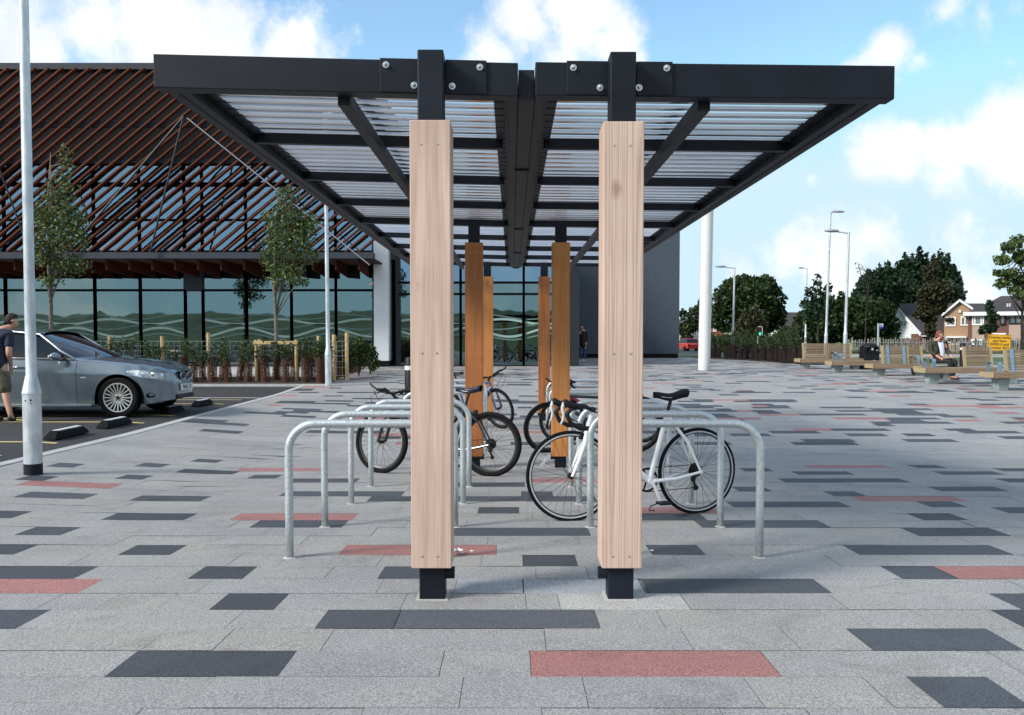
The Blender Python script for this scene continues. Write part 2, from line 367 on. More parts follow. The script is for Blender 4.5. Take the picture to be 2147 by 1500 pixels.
pv = MB(); cols = []
GREY = (.335, .328, .318); DARK = (.062, .068, .080); RED = (.36, .165, .150)
def put(x0, x1, ya, yb, xa0, xa1, c, zj):
    gap = .0012
    v = [(x0+gap, ya+gap), (x1-gap, ya+gap), (xa1-gap, yb-gap), (xa0+gap, yb-gap)]
    pv.add([Vector((x, y, g(x, y)+.006+zj)) for x, y in v], [(0, 1, 2, 3)]); cols.append(c)
k = -12
while True:
    ya = Y0+k*PIT; yb = ya+PIT; yc = (ya+yb)/2
    if ya > 47: break
    XL = -40 if yc < 0 else KX+.07
    if yc > 22: XL = -4.75-.05*(yc-22)
    XR = min(40, 6+yc*1.1)
    drain = 10.9 < yc < 12.1 or 19.6 < yc < 20.0
    near = yc < 10.9
    items = sorted(spec.get(k, []))
    x = XL; seq = []
    def fill(x, xe, near):
        out = []
        while x < xe-.02:
            ln = rnd.choice([.29, .44, .6, .6, .75, .92]) if near else rnd.choice([.29, .44, .44, .6, .75, .92])
            if x+ln > xe-.12: ln = xe-x
            if near or drain: c = 'G'
            else:
                q = rnd.random(); dens = .20
                c = 'D' if q < dens else ('R' if q < dens+.037 else 'G')
                if c == 'D' and ln > .7 and rnd.random() < .2: c = 'G'
            out.append((x, x+ln, c)); x += ln
        return out
    x = XL+0
    offs = rnd.random()*.9
    first = True
    for a, b_, c in items:
        if a > x+.05: seq += fill(x, a, near)
        seq.append((max(a, x), b_, c)); x = b_
    seq += fill(x, XR, near)
    for a, b_, c in seq:
        if a >= b_: continue
        mid = (a+b_)/2
        if yc > far_edge(mid): continue
        j = rnd.uniform(.965, 1.035)
        if c == 'G':
            cc = [q*j for q in GREY]; t = rnd.random()
            if t < .18: cc = [cc[0]*.985, cc[1]*.99, cc[2]*1.01]
            elif t < .4: cc = [cc[0]*1.02, cc[1]*1.005, cc[2]*.97]
        elif c == 'D': jj = rnd.uniform(.82, 1.2); cc = [q*jj for q in DARK]
        elif c == 'E': cc = [q*1.5 for q in DARK]
        elif c == 'R': j = rnd.uniform(.92, 1.1); cc = [q*j for q in RED]
        elif c == 'L': cc = [.35, .37, .395]
        else: cc = [.44, .435, .42]
        put(a, b_, ya, yb, a, b_, cc, rnd.uniform(-.0012, .0012))
    k += 1
ob = pv.build('paving', M_pave)
ca = ob.data.color_attributes.new('Col', 'FLOAT_COLOR', 'CORNER')
buf = []
for p_, c in zip(ob.data.polygons, cols): buf += [c[0], c[1], c[2], 1]*p_.loop_total
ca.data.foreach_set('color', buf); tag(ob, kind='structure')
M_joint = mat('jointing_sand', (.17, .165, .155), .9, 0, .3, 12)
b = MB()
ys = frange(-1, 47, .5)
for i in range(len(ys)-1):
    ya, yb = ys[i], ys[i+1]; xs = frange(KX+.06 if ya < 22 else -5.9, min(42, 8+yb*1.15), .75)
    for j in range(len(xs)-1):
        if ya > far_edge((xs[j]+xs[j+1])/2)+.2: continue
        b.add([Vector((x, y, g(x, y))) for x, y in ((xs[j], ya), (xs[j+1], ya), (xs[j+1], yb), (xs[j], yb))], [(0, 1, 2, 3)])
tag(b.build('paving_bed', M_joint), kind='structure')
# kerb
b = MB()
for i in range(len(ys)-1):
    if ys[i] >= 21.9: break
    for dy in (0,):
        ya, yb = ys[i]+.002, ys[i+1]-.003
        b.add([Vector((x, y, g(x, y)+z)) for y in (ya, yb) for x, z in ((KX-.065, -.05), (KX-.065, .014), (KX+.065, .014), (KX+.065, -.05))],
              [(0, 1, 5, 4), (1, 2, 6, 5), (2, 3, 7, 6), (0, 3, 2, 1), (4, 5, 6, 7)])
tag(b.build('kerb', M_kerb), kind='structure')
# car park
sheet('car_park', frange(-70, -9, 3)+[-7.5, -6.5, -6, -5.6, KX-.05], frange(-12, 22, 1), -.01, M_asph)
# light paving behind the planting bed, soil of the bed
sheet('footpath', frange(-60, -6, 3)+[-5.3], frange(24.6, 34.5, 1.1), -.002, M_conc)
sheet('planting_soil', frange(-60, -6, 1.5)+[-4.95], frange(22.05, 24.6, .25), .05, M_soil, f=lambda x, y: g(x, y)+.05*mnoise.noise(Vector((x*3, y*3, 0))))
b = MB(); b.box(-60, -4.75, 21.92, 22.05, -.1, g(0, 22)+.05)
tag(b.build('bed_edging', M_kerb), kind='structure')
# road markings
def line(name, x0, x1, y0, y1, m, w=.1):
    b = MB(); n = max(1, int(abs(x1-x0)/.1)); a = Vector((x0, y0, 0)); c = Vector((x1, y1, 0)); d = (c-a).normalized(); q = Vector((-d.y, d.x, 0))*w/2
    rows = []
    for i in range(n+1):
        p = a.lerp(c, i/n); rows.append([Vector((p.x+s*q.x, p.y+s*q.y, g(p.x, p.y)-.004)) for s in (-1, 1)])
    b.grid(rows)
    return tag(b.build(name, m), kind='structure')
XE = -5.72
for y in (9.55, 10.75, 13.3, 14.5, 17.0, 18.1): line('bay_line', -11, XE, y, y, M_yellow)
for (ya, yb) in ((9.55, 10.75), (13.3, 14.5), (17.0, 18.1)):
    for x in (-7.4, -9.4): line('bay_line', x, x-1.7, ya+.06, yb-.06, M_yellow, .09); line('bay_line', x-1.7, x, ya+.06, yb-.06, M_yellow, .09).location.z = .002
line('road_line', -14, KX-.1, 18.7, 18.7, M_roadwhite, .11)
line('bay_line', -11, -11, 6, 18.1, M_yellow)
# distant road, verge and pavement
def gg(x, y): return g(x, y)
sheet('road', frange(-20, 200, 10), frange(62, 120, 5), -.02, M_asph, gg)
sheet('road_side', frange(14, 140, 6), frange(48.6, 54, .9), -.015, M_asph, gg)
b = MB()
for i in range(24):
    x = 13+i*4; b.box(x, x+3.99, 48.2, 48.5, g(x, 48)-.1, g(x, 48)+.12)
tag(b.build('road_kerb', M_kerb), kind='structure')
sheet('grass_verge', frange(9.2, 14, 1.2), frange(46, 62, 2), -.005, M_grass, gg)
# wooded hillside behind the viewer (mirrored in the glazing)
def hill(x, y): return 5.2*math.exp(-((y+95)/38)**2)*(1+.35*mnoise.noise(Vector((x*.03, y*.02, 3))))+(1.0*mnoise.noise(Vector((x*.25, y*.25, 1)))+1.6*abs(mnoise.noise(Vector((x*.11, y*.13, 7)))))*(1 if y < -45 else 0)
M_hill = mat('hill_scrub', (.045, .07, .03), .95, 0, .4, .25, 1, 1.5, c2=(.12, .15, .07))
sheet('hill', frange(-160, 160, 2.5), frange(-180, -35, 5), -.05, M_hill, lambda x, y: max(-.2, hill(x, y)))
# ================================================================== cycle shelter
M_pine = wood_mat('weathered_iroko_pale', (.45, .295, .23), (.64, .465, .375), (.74, .59, .49), .5, bands=6, contrast=.42)
M_stripe = wood_mat('striped_iroko_pale', (.40, .245, .185), (.60, .43, .345), (.73, .58, .475), .08, bands=30, contrast=.9)
M_orange = wood_mat('oiled_iroko_orange', (.20, .062, .018), (.42, .150, .042), (.52, .215, .07), .12, bands=22, contrast=.8)
def poly_mat():
    m, nt, out = new_mat('corrugated_clear_plastic')
    tc = N(nt, 'ShaderNodeTexCoord'); mp = N(nt, 'ShaderNodeMapping'); mp.inputs['Scale'].default_value = (.5, 16, 1); L(nt, tc.outputs['Object'], mp.inputs[0])
    n = N(nt, 'ShaderNodeTexNoise'); n.inputs['Scale'].default_value = 2.2; n.inputs['Detail'].default_value = 6; n.inputs['Roughness'].default_value = .65; L(nt, mp.outputs[0], n.inputs['Vector'])
    rp = N(nt, 'ShaderNodeValToRGB'); e = rp.color_ramp.elements; e[0].position = .33; e[0].color = (.76, .78, .84, 1); e[1].position = .56; e[1].color = (.97, .98, 1, 1)
    L(nt, n.outputs[0], rp.inputs[0])
    tr = N(nt, 'ShaderNodeBsdfTransparent'); tl = N(nt, 'ShaderNodeBsdfTranslucent'); gl = N(nt, 'ShaderNodeBsdfGlossy'); gl.inputs['Roughness'].default_value = .12
    df = N(nt, 'ShaderNodeBsdfDiffuse'); df.inputs['Color'].default_value = (.75, .75, .77, 1)
    L(nt, rp.outputs[0], tr.inputs[0]); L(nt, rp.outputs[0], tl.inputs[0])
    m1 = N(nt, 'ShaderNodeMixShader'); m1.inputs[0].default_value = .42; L(nt, tr.outputs[0], m1.inputs[1]); L(nt, tl.outputs[0], m1.inputs[2])
    m2 = N(nt, 'ShaderNodeMixShader'); fr = N(nt, 'ShaderNodeFresnel'); fr.inputs[0].default_value = 1.45; L(nt, fr.outputs[0], m2.inputs[0]); L(nt, m1.outputs[0], m2.inputs[1]); L(nt, gl.outputs[0], m2.inputs[2])
    m3 = N(nt, 'ShaderNodeMixShader'); m3.inputs[0].default_value = .06; L(nt, m2.outputs[0], m3.inputs[1]); L(nt, df.outputs[0], m3.inputs[2])
    L(nt, m3.outputs[0], out.inputs[0]); return m
M_poly = poly_mat()
shel = thing('cycle_shelter', 'black steel cycle shelter with timber clad posts and clear corrugated butterfly roof', 'cycle shelter', (0, 4.27, 0))
SH = shel.location
def S(x, y, z): return Vector((x, y-4.27, z))
frames = [4.375, 9.6, 14.9]
XLo = W(330, 150, 4.375).x; XRo = W(1867, 170, 4.375).x
XLi = W(1086, 150, 4.375).x; XRi = W(1122, 150, 4.375).x
zLo = W(330, 113, 4.325).z; zLi = W(1086, 132, 4.325).z; zRi = W(1122, 130, 4.325).z; zRo = W(1867, 138, 4.325).z
BH = .165
def zt(x): 
    if x < (XLi+XRi)/2: return lerp(zLi, zLo, (x-XLi)/(XLo-XLi))
    return lerp(zRi, zRo, (x-XRi)/(XRo-XRi))
postsX = [W(905, 300, 4.255).x, W(1303, 300, 4.255).x]
for wi, (xo, xi) in enumerate(((XLo, XLi), (XRo, XRi))):
    sgn = -1 if wi == 0 else 1
    def sl(b, x0, x1, y0, y1, d0, d1):   # box following the wing slope; d measured down from top line
        vs = [S(x, y, zt(x)-d) for x in (x0, x1) for y in (y0, y1) for d in (d1, d0)]
        b.add(vs, [(0, 1, 3, 2), (4, 6, 7, 5), (0, 4, 5, 1), (2, 3, 7, 6), (0, 2, 6, 4), (1, 5, 7, 3)])
    for fi, fy in enumerate(frames):
        b = MB()
        if fi == 0: sl(b, xo, xi, fy-.05, fy+.05, 0, BH)
        else: sl(b, xo, xi, fy-.05, fy+.05, 0.01, .135)
        b.build('roof_beam', M_black, shel, bevel=.004)
    for fi in range(2):
        for k_ in range(1, 4):
            y = lerp(frames[fi], frames[fi+1], k_/4)
            b = MB(); sl(b, xo-sgn*.07, xi+sgn*.09, y-.028, y+.028, .07, .135); b.build('purlin', M_black, shel, bevel=.003)
    # eaves member along the shelter, with slotted flange
    b = MB(); sl(b, xo, xo-sgn*.055, 4.425, 14.95, .01, .145); b.build('edge_beam', M_dark, shel, bevel=.003)
    b = MB(); sl(b, xo-sgn*.055, xo-sgn*.105, 4.425, 14.95, .13, .14); sl(b, xo-sgn*.105, xo-sgn*.11, 4.425, 14.95, .085, .14)
    y = 4.45
    while y < 14.85: sl(b, xo-sgn*.105, xo-sgn*.17, y, y+.115, .074, .084); y += .145
    b.build('roof_ledge', M_black, shel)
    b = MB(); sl(b, xi+sgn*.0, xi+sgn*.05, 4.425, 14.95, .03, .15); b.build('valley_beam', M_dark, shel, bevel=.003)
    b = MB(); sl(b, xi+sgn*.05, xi+sgn*.07, 4.425, 14.95, .075, .13)
    y = 4.45
    while y < 14.85: sl(b, xi+sgn*.07, xi+sgn*.13, y, y+.115, .074, .084); y += .145
    b.build('roof_ledge', M_black, shel)
    # long brace running under the purlins
    xm = W(723, 205, 4.45).x if wi == 0 else W(1474, 210, 4.45).x
    b = MB(); sl(b, xm-.032, xm+.032, 4.425, 14.85, .136, .205); b.build('stringer', M_dark, shel, bevel=.003)
    # corrugated sheets, one per bay
    for fi in range(2):
        ya = frames[fi]+.03; yb = frames[fi+1]-.03; b = MB(); rows = []
        n = int((yb-ya)/.0095)
        for i in range(n+1):
            y = ya+(yb-ya)*i/n; ph = (y*1.0/.150) % 1.0
            h = .020*(max(-1, min(1, 1.8*math.sin(2*PI*ph))))
            rows.append([S(x, y, zt(x)-.055+h) for x in (xo-sgn*.03, (xo+xi)/2, xi+sgn*.06)])
        b.grid(rows); b.build('roof_sheet', M_poly, shel, smooth=2)
    # splice plates and bolts
    px = postsX[wi]
    spans = ((797, 876), (934, 1020)) if wi == 0 else ((1188, 1274), (1334, 1410))
    for (a, c) in spans:
        b = MB(); x0 = W(a, 150, 4.32).x; x1 = W(c, 150, 4.32).x; sl(b, x0, x1, 4.313, 4.3245, -.004, BH-.004); pl = b.build('splice_plate', M_black, shel, bevel=.002)
    for (u, v) in (((809, 136), (868, 179), (1006, 141), (948, 181)) if wi == 0 else ((1202, 142), (1258, 184), (1398, 143), (1340, 184))):
        c = W(u, v, 4.31); Mx = Matrix.Translation(S(c.x, 4.3125, c.z)) @ Matrix.Rotation(R(90), 4, 'X')
        b = MB(); b.lathe([(.0165, 0), (.0165, .003), (.010, .0035)], 20, Mx); b.lathe([(.0105, .003), (.0105, .011), (.008, .013)], 6, Mx); b.lathe([(.006, .01), (.006, .018), (.004, .020)], 12, Mx)
        b.build('bolt', M_bolt, shel, smooth=True)
b = MB(); xg0, xg1 = XLi+.0, XRi-.0
b.box(xg0+.004, xg1-.004, 4.42-4.27, 14.95-4.27, zLi-.158, zLi-.148); b.box(xg0+.002, xg0+.008, .15, 10.68, zLi-.157, zLi-.03); b.box(xg1-.008, xg1-.002, .15, 10.68, zLi-.157, zLi-.03)
b.box(xg0+.003, xg1-.003, .13, .15, zLi-.157, zLi-.012); b.build('gutter', M_dark, shel)
for y in (6.2, 9.55, 12.2, 14.8):
    b = MB(); b.box(xg0-.01, xg1+.01, y-4.27, y-4.27+.06, zLi-.172, zLi-.159); b.build('gutter_strap', M_dark, shel)
# posts: (x centre, Y, wood material)
M_or2 = wood_mat('oiled_iroko_light', (.42, .155, .040), (.58, .24, .068), (.66, .30, .095), .12, bands=12, contrast=.4)
plist = [(postsX[0], 4.27, M_pine, 'pale weathered timber cladding'), (postsX[1], 4.27, M_stripe, 'pale striped timber cladding'),
         (W(994, 700, 9.55).x, 9.62, M_orange, None), (W(1176, 700, 9.55).x, 9.62, M_or2, None),
         (W(1022, 700, 14.85).x, 14.9, M_or2, None), (W(1141, 700, 14.85).x, 14.9, M_orange, None)]
for i, (x, Y, wm, lb) in enumerate(plist):
    s_ = .063; gz = g(x, Y); top = zt(x)+(.014 if i < 2 else -.02); p0 = S(x, Y, 0)
    b = MB(); b.box(p0.x-s_, p0.x+s_, p0.y-s_-.01, p0.y+.046, gz-.02, top); po = b.build('steel_post', M_black, shel, bevel=.006)
    w0 = W(CX, 1193, 4.16).z; w1 = W(CX, 251 if i == 0 else (254 if i == 1 else 248), 4.16).z
    if i >= 2: w0 = -.02 if i < 4 else 0.0
    b = MB(); c = MB()
    hw = .098
    bb = MB(); bb.box(-hw, hw, -.105, .105, 0, w1-w0); o = bb.build('post_cladding', wm, shel, bevel=.004, loc=S(x, Y, w0))
    if lb: o['label'] = lb
    # recessed screws
    for zz in (.06, (w1-w0)*.485, (w1-w0)-.115):
        for sx in (-.045, .035):
            b = MB(); b.lathe([(.0055, 0), (.0055, .0015), (.003, .002)], 10, Matrix.Translation((sx+rnd.uniform(-.005, .005), -.1052, zz)) @ Matrix.Rotation(R(90), 4, 'X')); b.build('screw', M_bolt, o)
    sd = 1 if x < 0 else -1
    b = MB(); b.tube([S(x+sd*.055, Y-.02, gz+.13), S(x+sd*.108, Y-.02, gz+.13)], .03, 16); b.build('drain_spout', M_black, shel, smooth=True)
    b = MB(); b.box(p0.x-.078, p0.x+.078, p0.y-.09, p0.y+.07, gz-.02, gz+.011); b.build('mortar_collar', M_conc, shel)

# ================================================================== cycle stands
def stand_mesh():
    h = .815; wd = .93; r = .165
    pts = [Vector((-wd/2, 0, -.03)), Vector((-wd/2, 0, .3)), Vector((-wd/2, 0, h-r))]+arc((-wd/2+r, 0, h-r), r, PI, PI/2, 10)[1:]+arc((wd/2-r, 0, h-r), r, PI/2, 0, 10)+[Vector((wd/2, 0, .3)), Vector((wd/2, 0, -.03))]
    b = MB(); b.tube(pts, .0245, 16); return b
sx = {'l': (WX(603, 5.12)+.93/2), 'r': (WX(1597, 5.12)-.93/2)}
proto = None; side_n = {'l': 'left', 'r': 'right'}
words_ = ['first', 'second', 'third', 'fourth', 'fifth', 'sixth', 'seventh', 'eighth']
for s_ in ('l', 'r'):
    for i, Y in enumerate([5.12, 6.09, 7.1, 8.1, 10.5, 11.5, 12.5, 13.5]):
        X = sx[s_]
        if proto is None:
            t = thing('cycle_stand', 'x', 'cycle stand', (X, Y, g(X, Y)), 0, 'galvanised hoop cycle stands under the shelter'); stand_mesh().build('hoop', M_galv, t, smooth=2)
            for q in (-1, 1):
                b = MB(); b.lathe([(.042, 0), (.040, .006), (.027, .012)], 16, Matrix.Translation((q*.465, 0, .0))); b.build('base_collar', M_conc, t, smooth=True)
            proto = t
        else: t = copy_tree(proto); t.location = (X, Y, g(X, Y))
        t.rotation_euler = (0, 0, R(rnd.uniform(-.6, .6)))
        t['label'] = 'galvanised steel hoop cycle stand, %s from the front in the %s row under the shelter' % (words_[i], side_n[s_])
# ================================================================== bicycles (local: x forward, y left, z up, origin under the rear axle)
def wheel(parent, name, x, r, tyre_r, M_tyre, M_rim, yaw=0, rimd=.02, spokes=28, strip=None):
    t = MB(); n = 56
    pts = [Vector((x+(r-tyre_r)*math.cos(2*PI*k/n), 0, r+(r-tyre_r)*math.sin(2*PI*k/n))) for k in range(n)]
    off = Vector((x, 0, r)); pts = [p-off for p in pts]
    t.tube(pts, tyre_r, 10, closed=True)
    ty = t.build(name, M_tyre, parent, smooth=2, loc=off)
    if yaw: ty.rotation_euler = (0, 0, yaw)
    rr = r-2*tyre_r
    b = MB(); rows = []
    prof = [(rr+.004, -.011), (rr+.004, .011), (rr-rimd*.5, .010), (rr-rimd, .004), (rr-rimd, -.004), (rr-rimd*.5, -.010), (rr+.004, -.011)]
    for k in range(n+1):
        a = 2*PI*k/n; rows.append([Vector((q*math.cos(a), w, q*math.sin(a))) for q, w in prof])
    b.grid(rows); b.build('rim', M_rim, ty, smooth=True)
    b = MB()
    for k in range(spokes):
        a = 2*PI*k/spokes; sd = (-1)**k; a2 = a+(.95 if (k//2) % 2 else -.95)
        b.tube([Vector((.019*math.cos(a2), sd*.024, .019*math.sin(a2))), Vector(((rr-rimd+.003)*math.cos(a), 0, (rr-rimd+.003)*math.sin(a)))], .0013, 4, cap=False)
    b.build('spokes', M_dark, ty)
    b = MB(); b.lathe([(.006, -.055), (.010, -.045), (.010, -.03), (.022, -.028), (.022, -.022), (.013, -.018), (.013, .018), (.022, .022), (.022, .028), (.010, .03), (.010, .045), (.006, .055)], 14, Matrix.Rotation(R(90), 4, 'X')); b.build('hub', M_plastic, ty, smooth=True)
    if strip:
        b = MB(); n = 56; pr = r-tyre_r*2-.004; 
        for sd in (-1, 1):
            rows = [[Vector(((pr-.007)*math.cos(2*PI*k/n), sd*(tyre_r+.0005), (pr-.007)*math.sin(2*PI*k/n))), Vector(((pr+.004)*math.cos(2*PI*k/n), sd*(tyre_r+.001), (pr+.004)*math.sin(2*PI*k/n)))] for k in range(n+1)]
            b.grid(rows)
        b.build('reflective_band', strip, ty)
    return ty
def make_bike(label, frame_m, x0, Y0_, x1, Y1_, kind='road', steer=0, fork_m=None, extra=None, tyre_r=.0125, rim_m=None, spokes=28, saddle_m=None, strip=None):
    a = Vector((x0, Y0_, g(x0, Y0_))); c = Vector((x1, Y1_, g(x1, Y1_)))   # rear contact, front contact
    d = c-a; wb = d.length; s = 1.0
    t = thing('bicycle', label, 'bicycle', a, math.atan2(d.y, d.x), 'bicycles parked at the stands')
    t.rotation_euler = Matrix(((d.x/wb, -d.y/math.hypot(d.x, d.y), 0), (d.y/wb, d.x/math.hypot(d.x, d.y), 0), (d.z/wb, 0, 1))).to_euler()
    t.rotation_euler = (0, -math.asin(d.z/wb), math.atan2(d.y, d.x))
    r = .338; rim_m = rim_m or M_rimd; fork_m = fork_m or frame_m
    rf = .017 if kind == 'road' else .018
    BB = Vector((.41, 0, .275)); ST = Vector((.27, 0, .78 if kind == 'road' else .72)); RA = Vector((0, 0, r))
    HT = Vector((wb-.165, 0, .80 if kind == 'road' else .77)); HB = Vector((wb-.125, 0, .66)); FA = Vector((wb, 0, r))
    ax = (HT-HB).normalized()
    b = MB(); b.tube([BB, ST+(ST-BB).normalized()*.03], .0195, 12); b.tube([ST, HT-ax*.02], rf+.003, 12); b.tube([BB, HB+ax*.015], rf+.009, 12); b.tube([HB-ax*.01, HT+ax*.01], .021, 14)
    for sd in (-1, 1):
        b.tube([BB+Vector((-.02, sd*.025, 0)), Vector((.2, sd*.045, .29)), RA+Vector((0, sd*.062, 0))], [.016, .014, .010], 8)
        b.tube([ST+Vector((-.01, sd*.015, -.02)), Vector((.12, sd*.05, .58)), RA+Vector((0, sd*.062, 0))], [.013, .012, .009], 8)
        b.lathe([(.018, -.004), (.018, .004)], 10, Matrix.Translation(RA+Vector((0, sd*.062, 0))) @ Matrix.Rotation(R(90), 4, 'X'))
    b.tube([BB+Vector((0, -.035, 0)), BB+Vector((0, .035, 0))], .022, 14)
    b.build('frame', frame_m, t, smooth=True)
    wheel(t, 'rear_wheel', 0, r, tyre_r, M_rubber, rim_m, 0, spokes=spokes, strip=strip)
    # drivetrain on the right side (-y)
    b = MB(); b.lathe([(.095, -.002), (.095, .002), (.078, .0021), (.078, -.0021), (.095, -.002)], 36, Matrix.Translation(BB+Vector((0, -.045, 0))) @ Matrix.Rotation(R(90), 4, 'X'), cap=False)
    for k in range(5):
        q = 2*PI*k/5; b.beam(BB+Vector((0, -.046, 0)), BB+Vector((.08*math.cos(q), -.046, .08*math.sin(q))), .014, .005, Vector((0, 1, 0)))
    b.build('chainring', M_dark, t)
    b = MB()
    for q, w in ((.058, -.030), (.048, -.034), (.038, -.038)): b.lathe([(q, -.002), (q, .002)], 24, Matrix.Translation(RA+Vector((0, w, 0))) @ Matrix.Rotation(R(90), 4, 'X'))
    b.build('cassette', M_dark, t)
    b = MB(); b.tube([RA+Vector((.0, -.036, .042)), BB+Vector((0, -.045, .093))], .0035, 5)
    b.tube([RA+Vector((-.0, -.036, -.135)), RA+Vector((.03, -.036, -.14)), BB+Vector((0, -.045, -.093))], .0035, 5)
    b.build('chain', M_dark, t)
    b = MB(); b.beam(RA+Vector((0, -.04, -.03)), RA+Vector((.012, -.042, -.075)), .022, .02); b.beam(RA+Vector((.012, -.036, -.07)), RA+Vector((-.01, -.036, -.14)), .02, .006, Vector((0, 1, 0)))
    for q in ((.012, -.07), (-.012, -.14)): b.lathe([(.022, -.004), (.022, .004)], 12, Matrix.Translation(RA+Vector((q[0], -.036, q[1]))) @ Matrix.Rotation(R(90), 4, 'X'))
    b.build('rear_derailleur', M_plastic, t)
    for sd, ang in ((-1, R(66)), (1, R(-114))):
        e = BB+Vector((.17*math.cos(ang), sd*.06, .17*math.sin(ang)))
        b = MB(); b.beam(BB+Vector((0, sd*.055, 0)), e, .022, .013, Vector((0, 1, 0))); ck = b.build('crank_arm', fork_m if kind == 'road' else M_dark, t, bevel=.003)
        b = MB(); b.box(e.x-.045, e.x+.045, min(e.y, e.y+sd*.085), max(e.y, e.y+sd*.085), e.z-.009, e.z+.009)
        if kind == 'road': b.tube([e+Vector((.045, sd*.04, 0)), e+Vector((.11, sd*.04, -.02)), e+Vector((.12, sd*.04, -.05)), e+Vector((.07, sd*.04, -.055))], .005, 6)
        b.build('pedal', M_plastic, ck, bevel=.004)
    # saddle and seatpost
    sp = ST+(ST-BB).normalized()*.125
    if kind == 'mtb': sp = ST+(ST-BB).normalized()*.16
    b = MB(); b.tube([ST, sp], .0135, 10); b.box(sp.x-.03, sp.x+.02, -.02, .02, sp.z-.005, sp.z+.02); b.build('seatpost', M_dark, t, smooth=True)
    b = MB(); rows = []
    for i in range(15):
        u = i/14; w = lerp(.070 if kind == 'road' else .085, .018, min(1, u*1.7)**.8) if u > .12 else .055+u*.2
        z = .045+.012*math.cos(u*PI*2)-.012*u; th = .038*(1-u*.45)
        x = -.13+.275*u
        rows.append([Vector((sp.x+x, w*math.sin(q), sp.z+z+th*.6*math.cos(q)-(0 if math.cos(q) > 0 else -.012*math.cos(q)*2))) for q in [2*PI*k/14 for k in range(15)]])
    b.grid(rows); sdl = b.build('saddle', saddle_m or M_plastic, t, smooth=2)
    b = MB()
    for sd in (-1, 1): b.tube([sp+Vector((-.1, sd*.04, .03)), sp+Vector((-.03, sd*.022, .012)), sp+Vector((.04, sd*.02, .012)), sp+Vector((.12, sd*.008, .025))], .0035, 6)
    b.build('rails', M_alu, sdl)
    # steering assembly: turned about the head axis
    Ms = Matrix.Translation(HB) @ Matrix.Rotation(steer, 4, ax) @ Matrix.Translation(-HB)
    def put_steer(o):
        o.matrix_parent_inverse = Matrix.Identity(4); o.matrix_basis = Ms @ o.matrix_basis; return o
    b = MB()
    cr = HB-ax*.03
    if kind == 'mtb':
        b.beam(cr+Vector((0, -.07, 0)), cr+Vector((0, .07, 0)), .035, .03)
        for sd in (-1, 1):
            b.tube([cr+Vector((0.01, sd*.066, 0)), lerp(cr, FA, .45)+Vector((.012, sd*.066, 0))], .014, 10); b.tube([lerp(cr, FA, .4)+Vector((.012, sd*.066, 0)), FA+Vector((0, sd*.066, 0))], [.02, .017], 10)
    else:
        for sd in (-1, 1): b.tube([cr+Vector((0, sd*.012, .02)), cr+Vector((.01, sd*.038, -.03)), lerp(cr, FA, .6)+Vector((-.006, sd*.05, 0)), FA+Vector((0, sd*.052, 0))], [.023, .021, .016, .011], 10)
    put_steer(b.build('fork', fork_m, t, smooth=True))
    fw = wheel(t, 'front_wheel', wb, r, tyre_r, M_rubber, rim_m, 0, spokes=spokes, strip=strip); put_steer(fw)
    st = HT+ax*.03
    b = MB(); 
    b.tube([HT, st+ax*.02], .018, 10)
    if kind == 'road':
        cl = st+Vector((.10, 0, .03)); b.tube([st, cl], .015, 10); put_steer(b.build('stem', M_plastic, t, smooth=True))
        b = MB(); 
        for sd in (-1, 1):
            p = [cl, cl+Vector((0, sd*.10, 0)), cl+Vector((.005, sd*.19, 0)), cl+Vector((.04, sd*.21, .0)), cl+Vector((.11, sd*.212, -.012)), cl+Vector((.145, sd*.213, -.055)), cl+Vector((.115, sd*.213, -.12)), cl+Vector((.05, sd*.214, -.155)), cl+Vector((-.06, sd*.214, -.16))]
            b.tube(p, .018, 10)
        hb = put_steer(b.build('handlebar', M_plastic, t, smooth=2))
        for sd in (-1, 1):
            b = MB(); b.tube([cl+Vector((.07, sd*.212, .0)), cl+Vector((.12, sd*.212, .012)), cl+Vector((.155, sd*.212, .03)), cl+Vector((.165, sd*.212, .05))], [.023, .026, .025, .017], 10); b.build('brake_hood', M_plastic, hb, smooth=2)
            b = MB(); b.tube([cl+Vector((.165, sd*.212, .035)), cl+Vector((.178, sd*.212, -.01)), cl+Vector((.168, sd*.212, -.06)), cl+Vector((.175, sd*.212, -.10)), cl+Vector((.19, sd*.212, -.125))], [.013, .013, .011, .010, .007], 8); b.build('brake_lever', M_white, hb, smooth=2)
        b = MB()
        for sd in (-1, 1): b.tube([cl+Vector((.12, sd*.2, .0)), cl+Vector((.17, sd*.13, -.0)), cl+Vector((.15, sd*.06, -.06)), cl+Vector((.02, sd*.03, -.12)), HB+Vector((.02, sd*.03, .02))], .0025, 5)
        b.build('cable', M_plastic, hb)
    else:
        cl = st+Vector((.06, 0, .06)); b.tube([st, cl], .016, 10); put_steer(b.build('stem', M_plastic, t, smooth=True))
        b = MB(); b.tube([cl+Vector((-.05, -.32, .03)), cl+Vector((-.03, -.16, .03)), cl+Vector((0, -.05, 0)), cl+Vector((0, .05, 0)), cl+Vector((-.03, .16, .03)), cl+Vector((-.05, .32, .03))], .0125, 10)
        hb = put_steer(b.build('handlebar', M_dark, t, smooth=2))
        for sd in (-1, 1):
            b = MB(); b.tube([cl+Vector((-.035, sd*.20, .03)), cl+Vector((-.052, sd*.325, .03))], .017, 10); b.build('grip', M_plastic, hb, smooth=True)
            b = MB(); b.tube([cl+Vector((.0, sd*.17, .02)), cl+Vector((.03, sd*.20, .0)), cl+Vector((.015, sd*.29, -.01))], [.009, .006, .005], 7)
            b.box(cl.x-.03, cl.x+.015, sd*.15-.02, sd*.15+.02, cl.z, cl.z+.035); b.build('brake_lever', M_plastic, hb, smooth=True)
        b = MB()
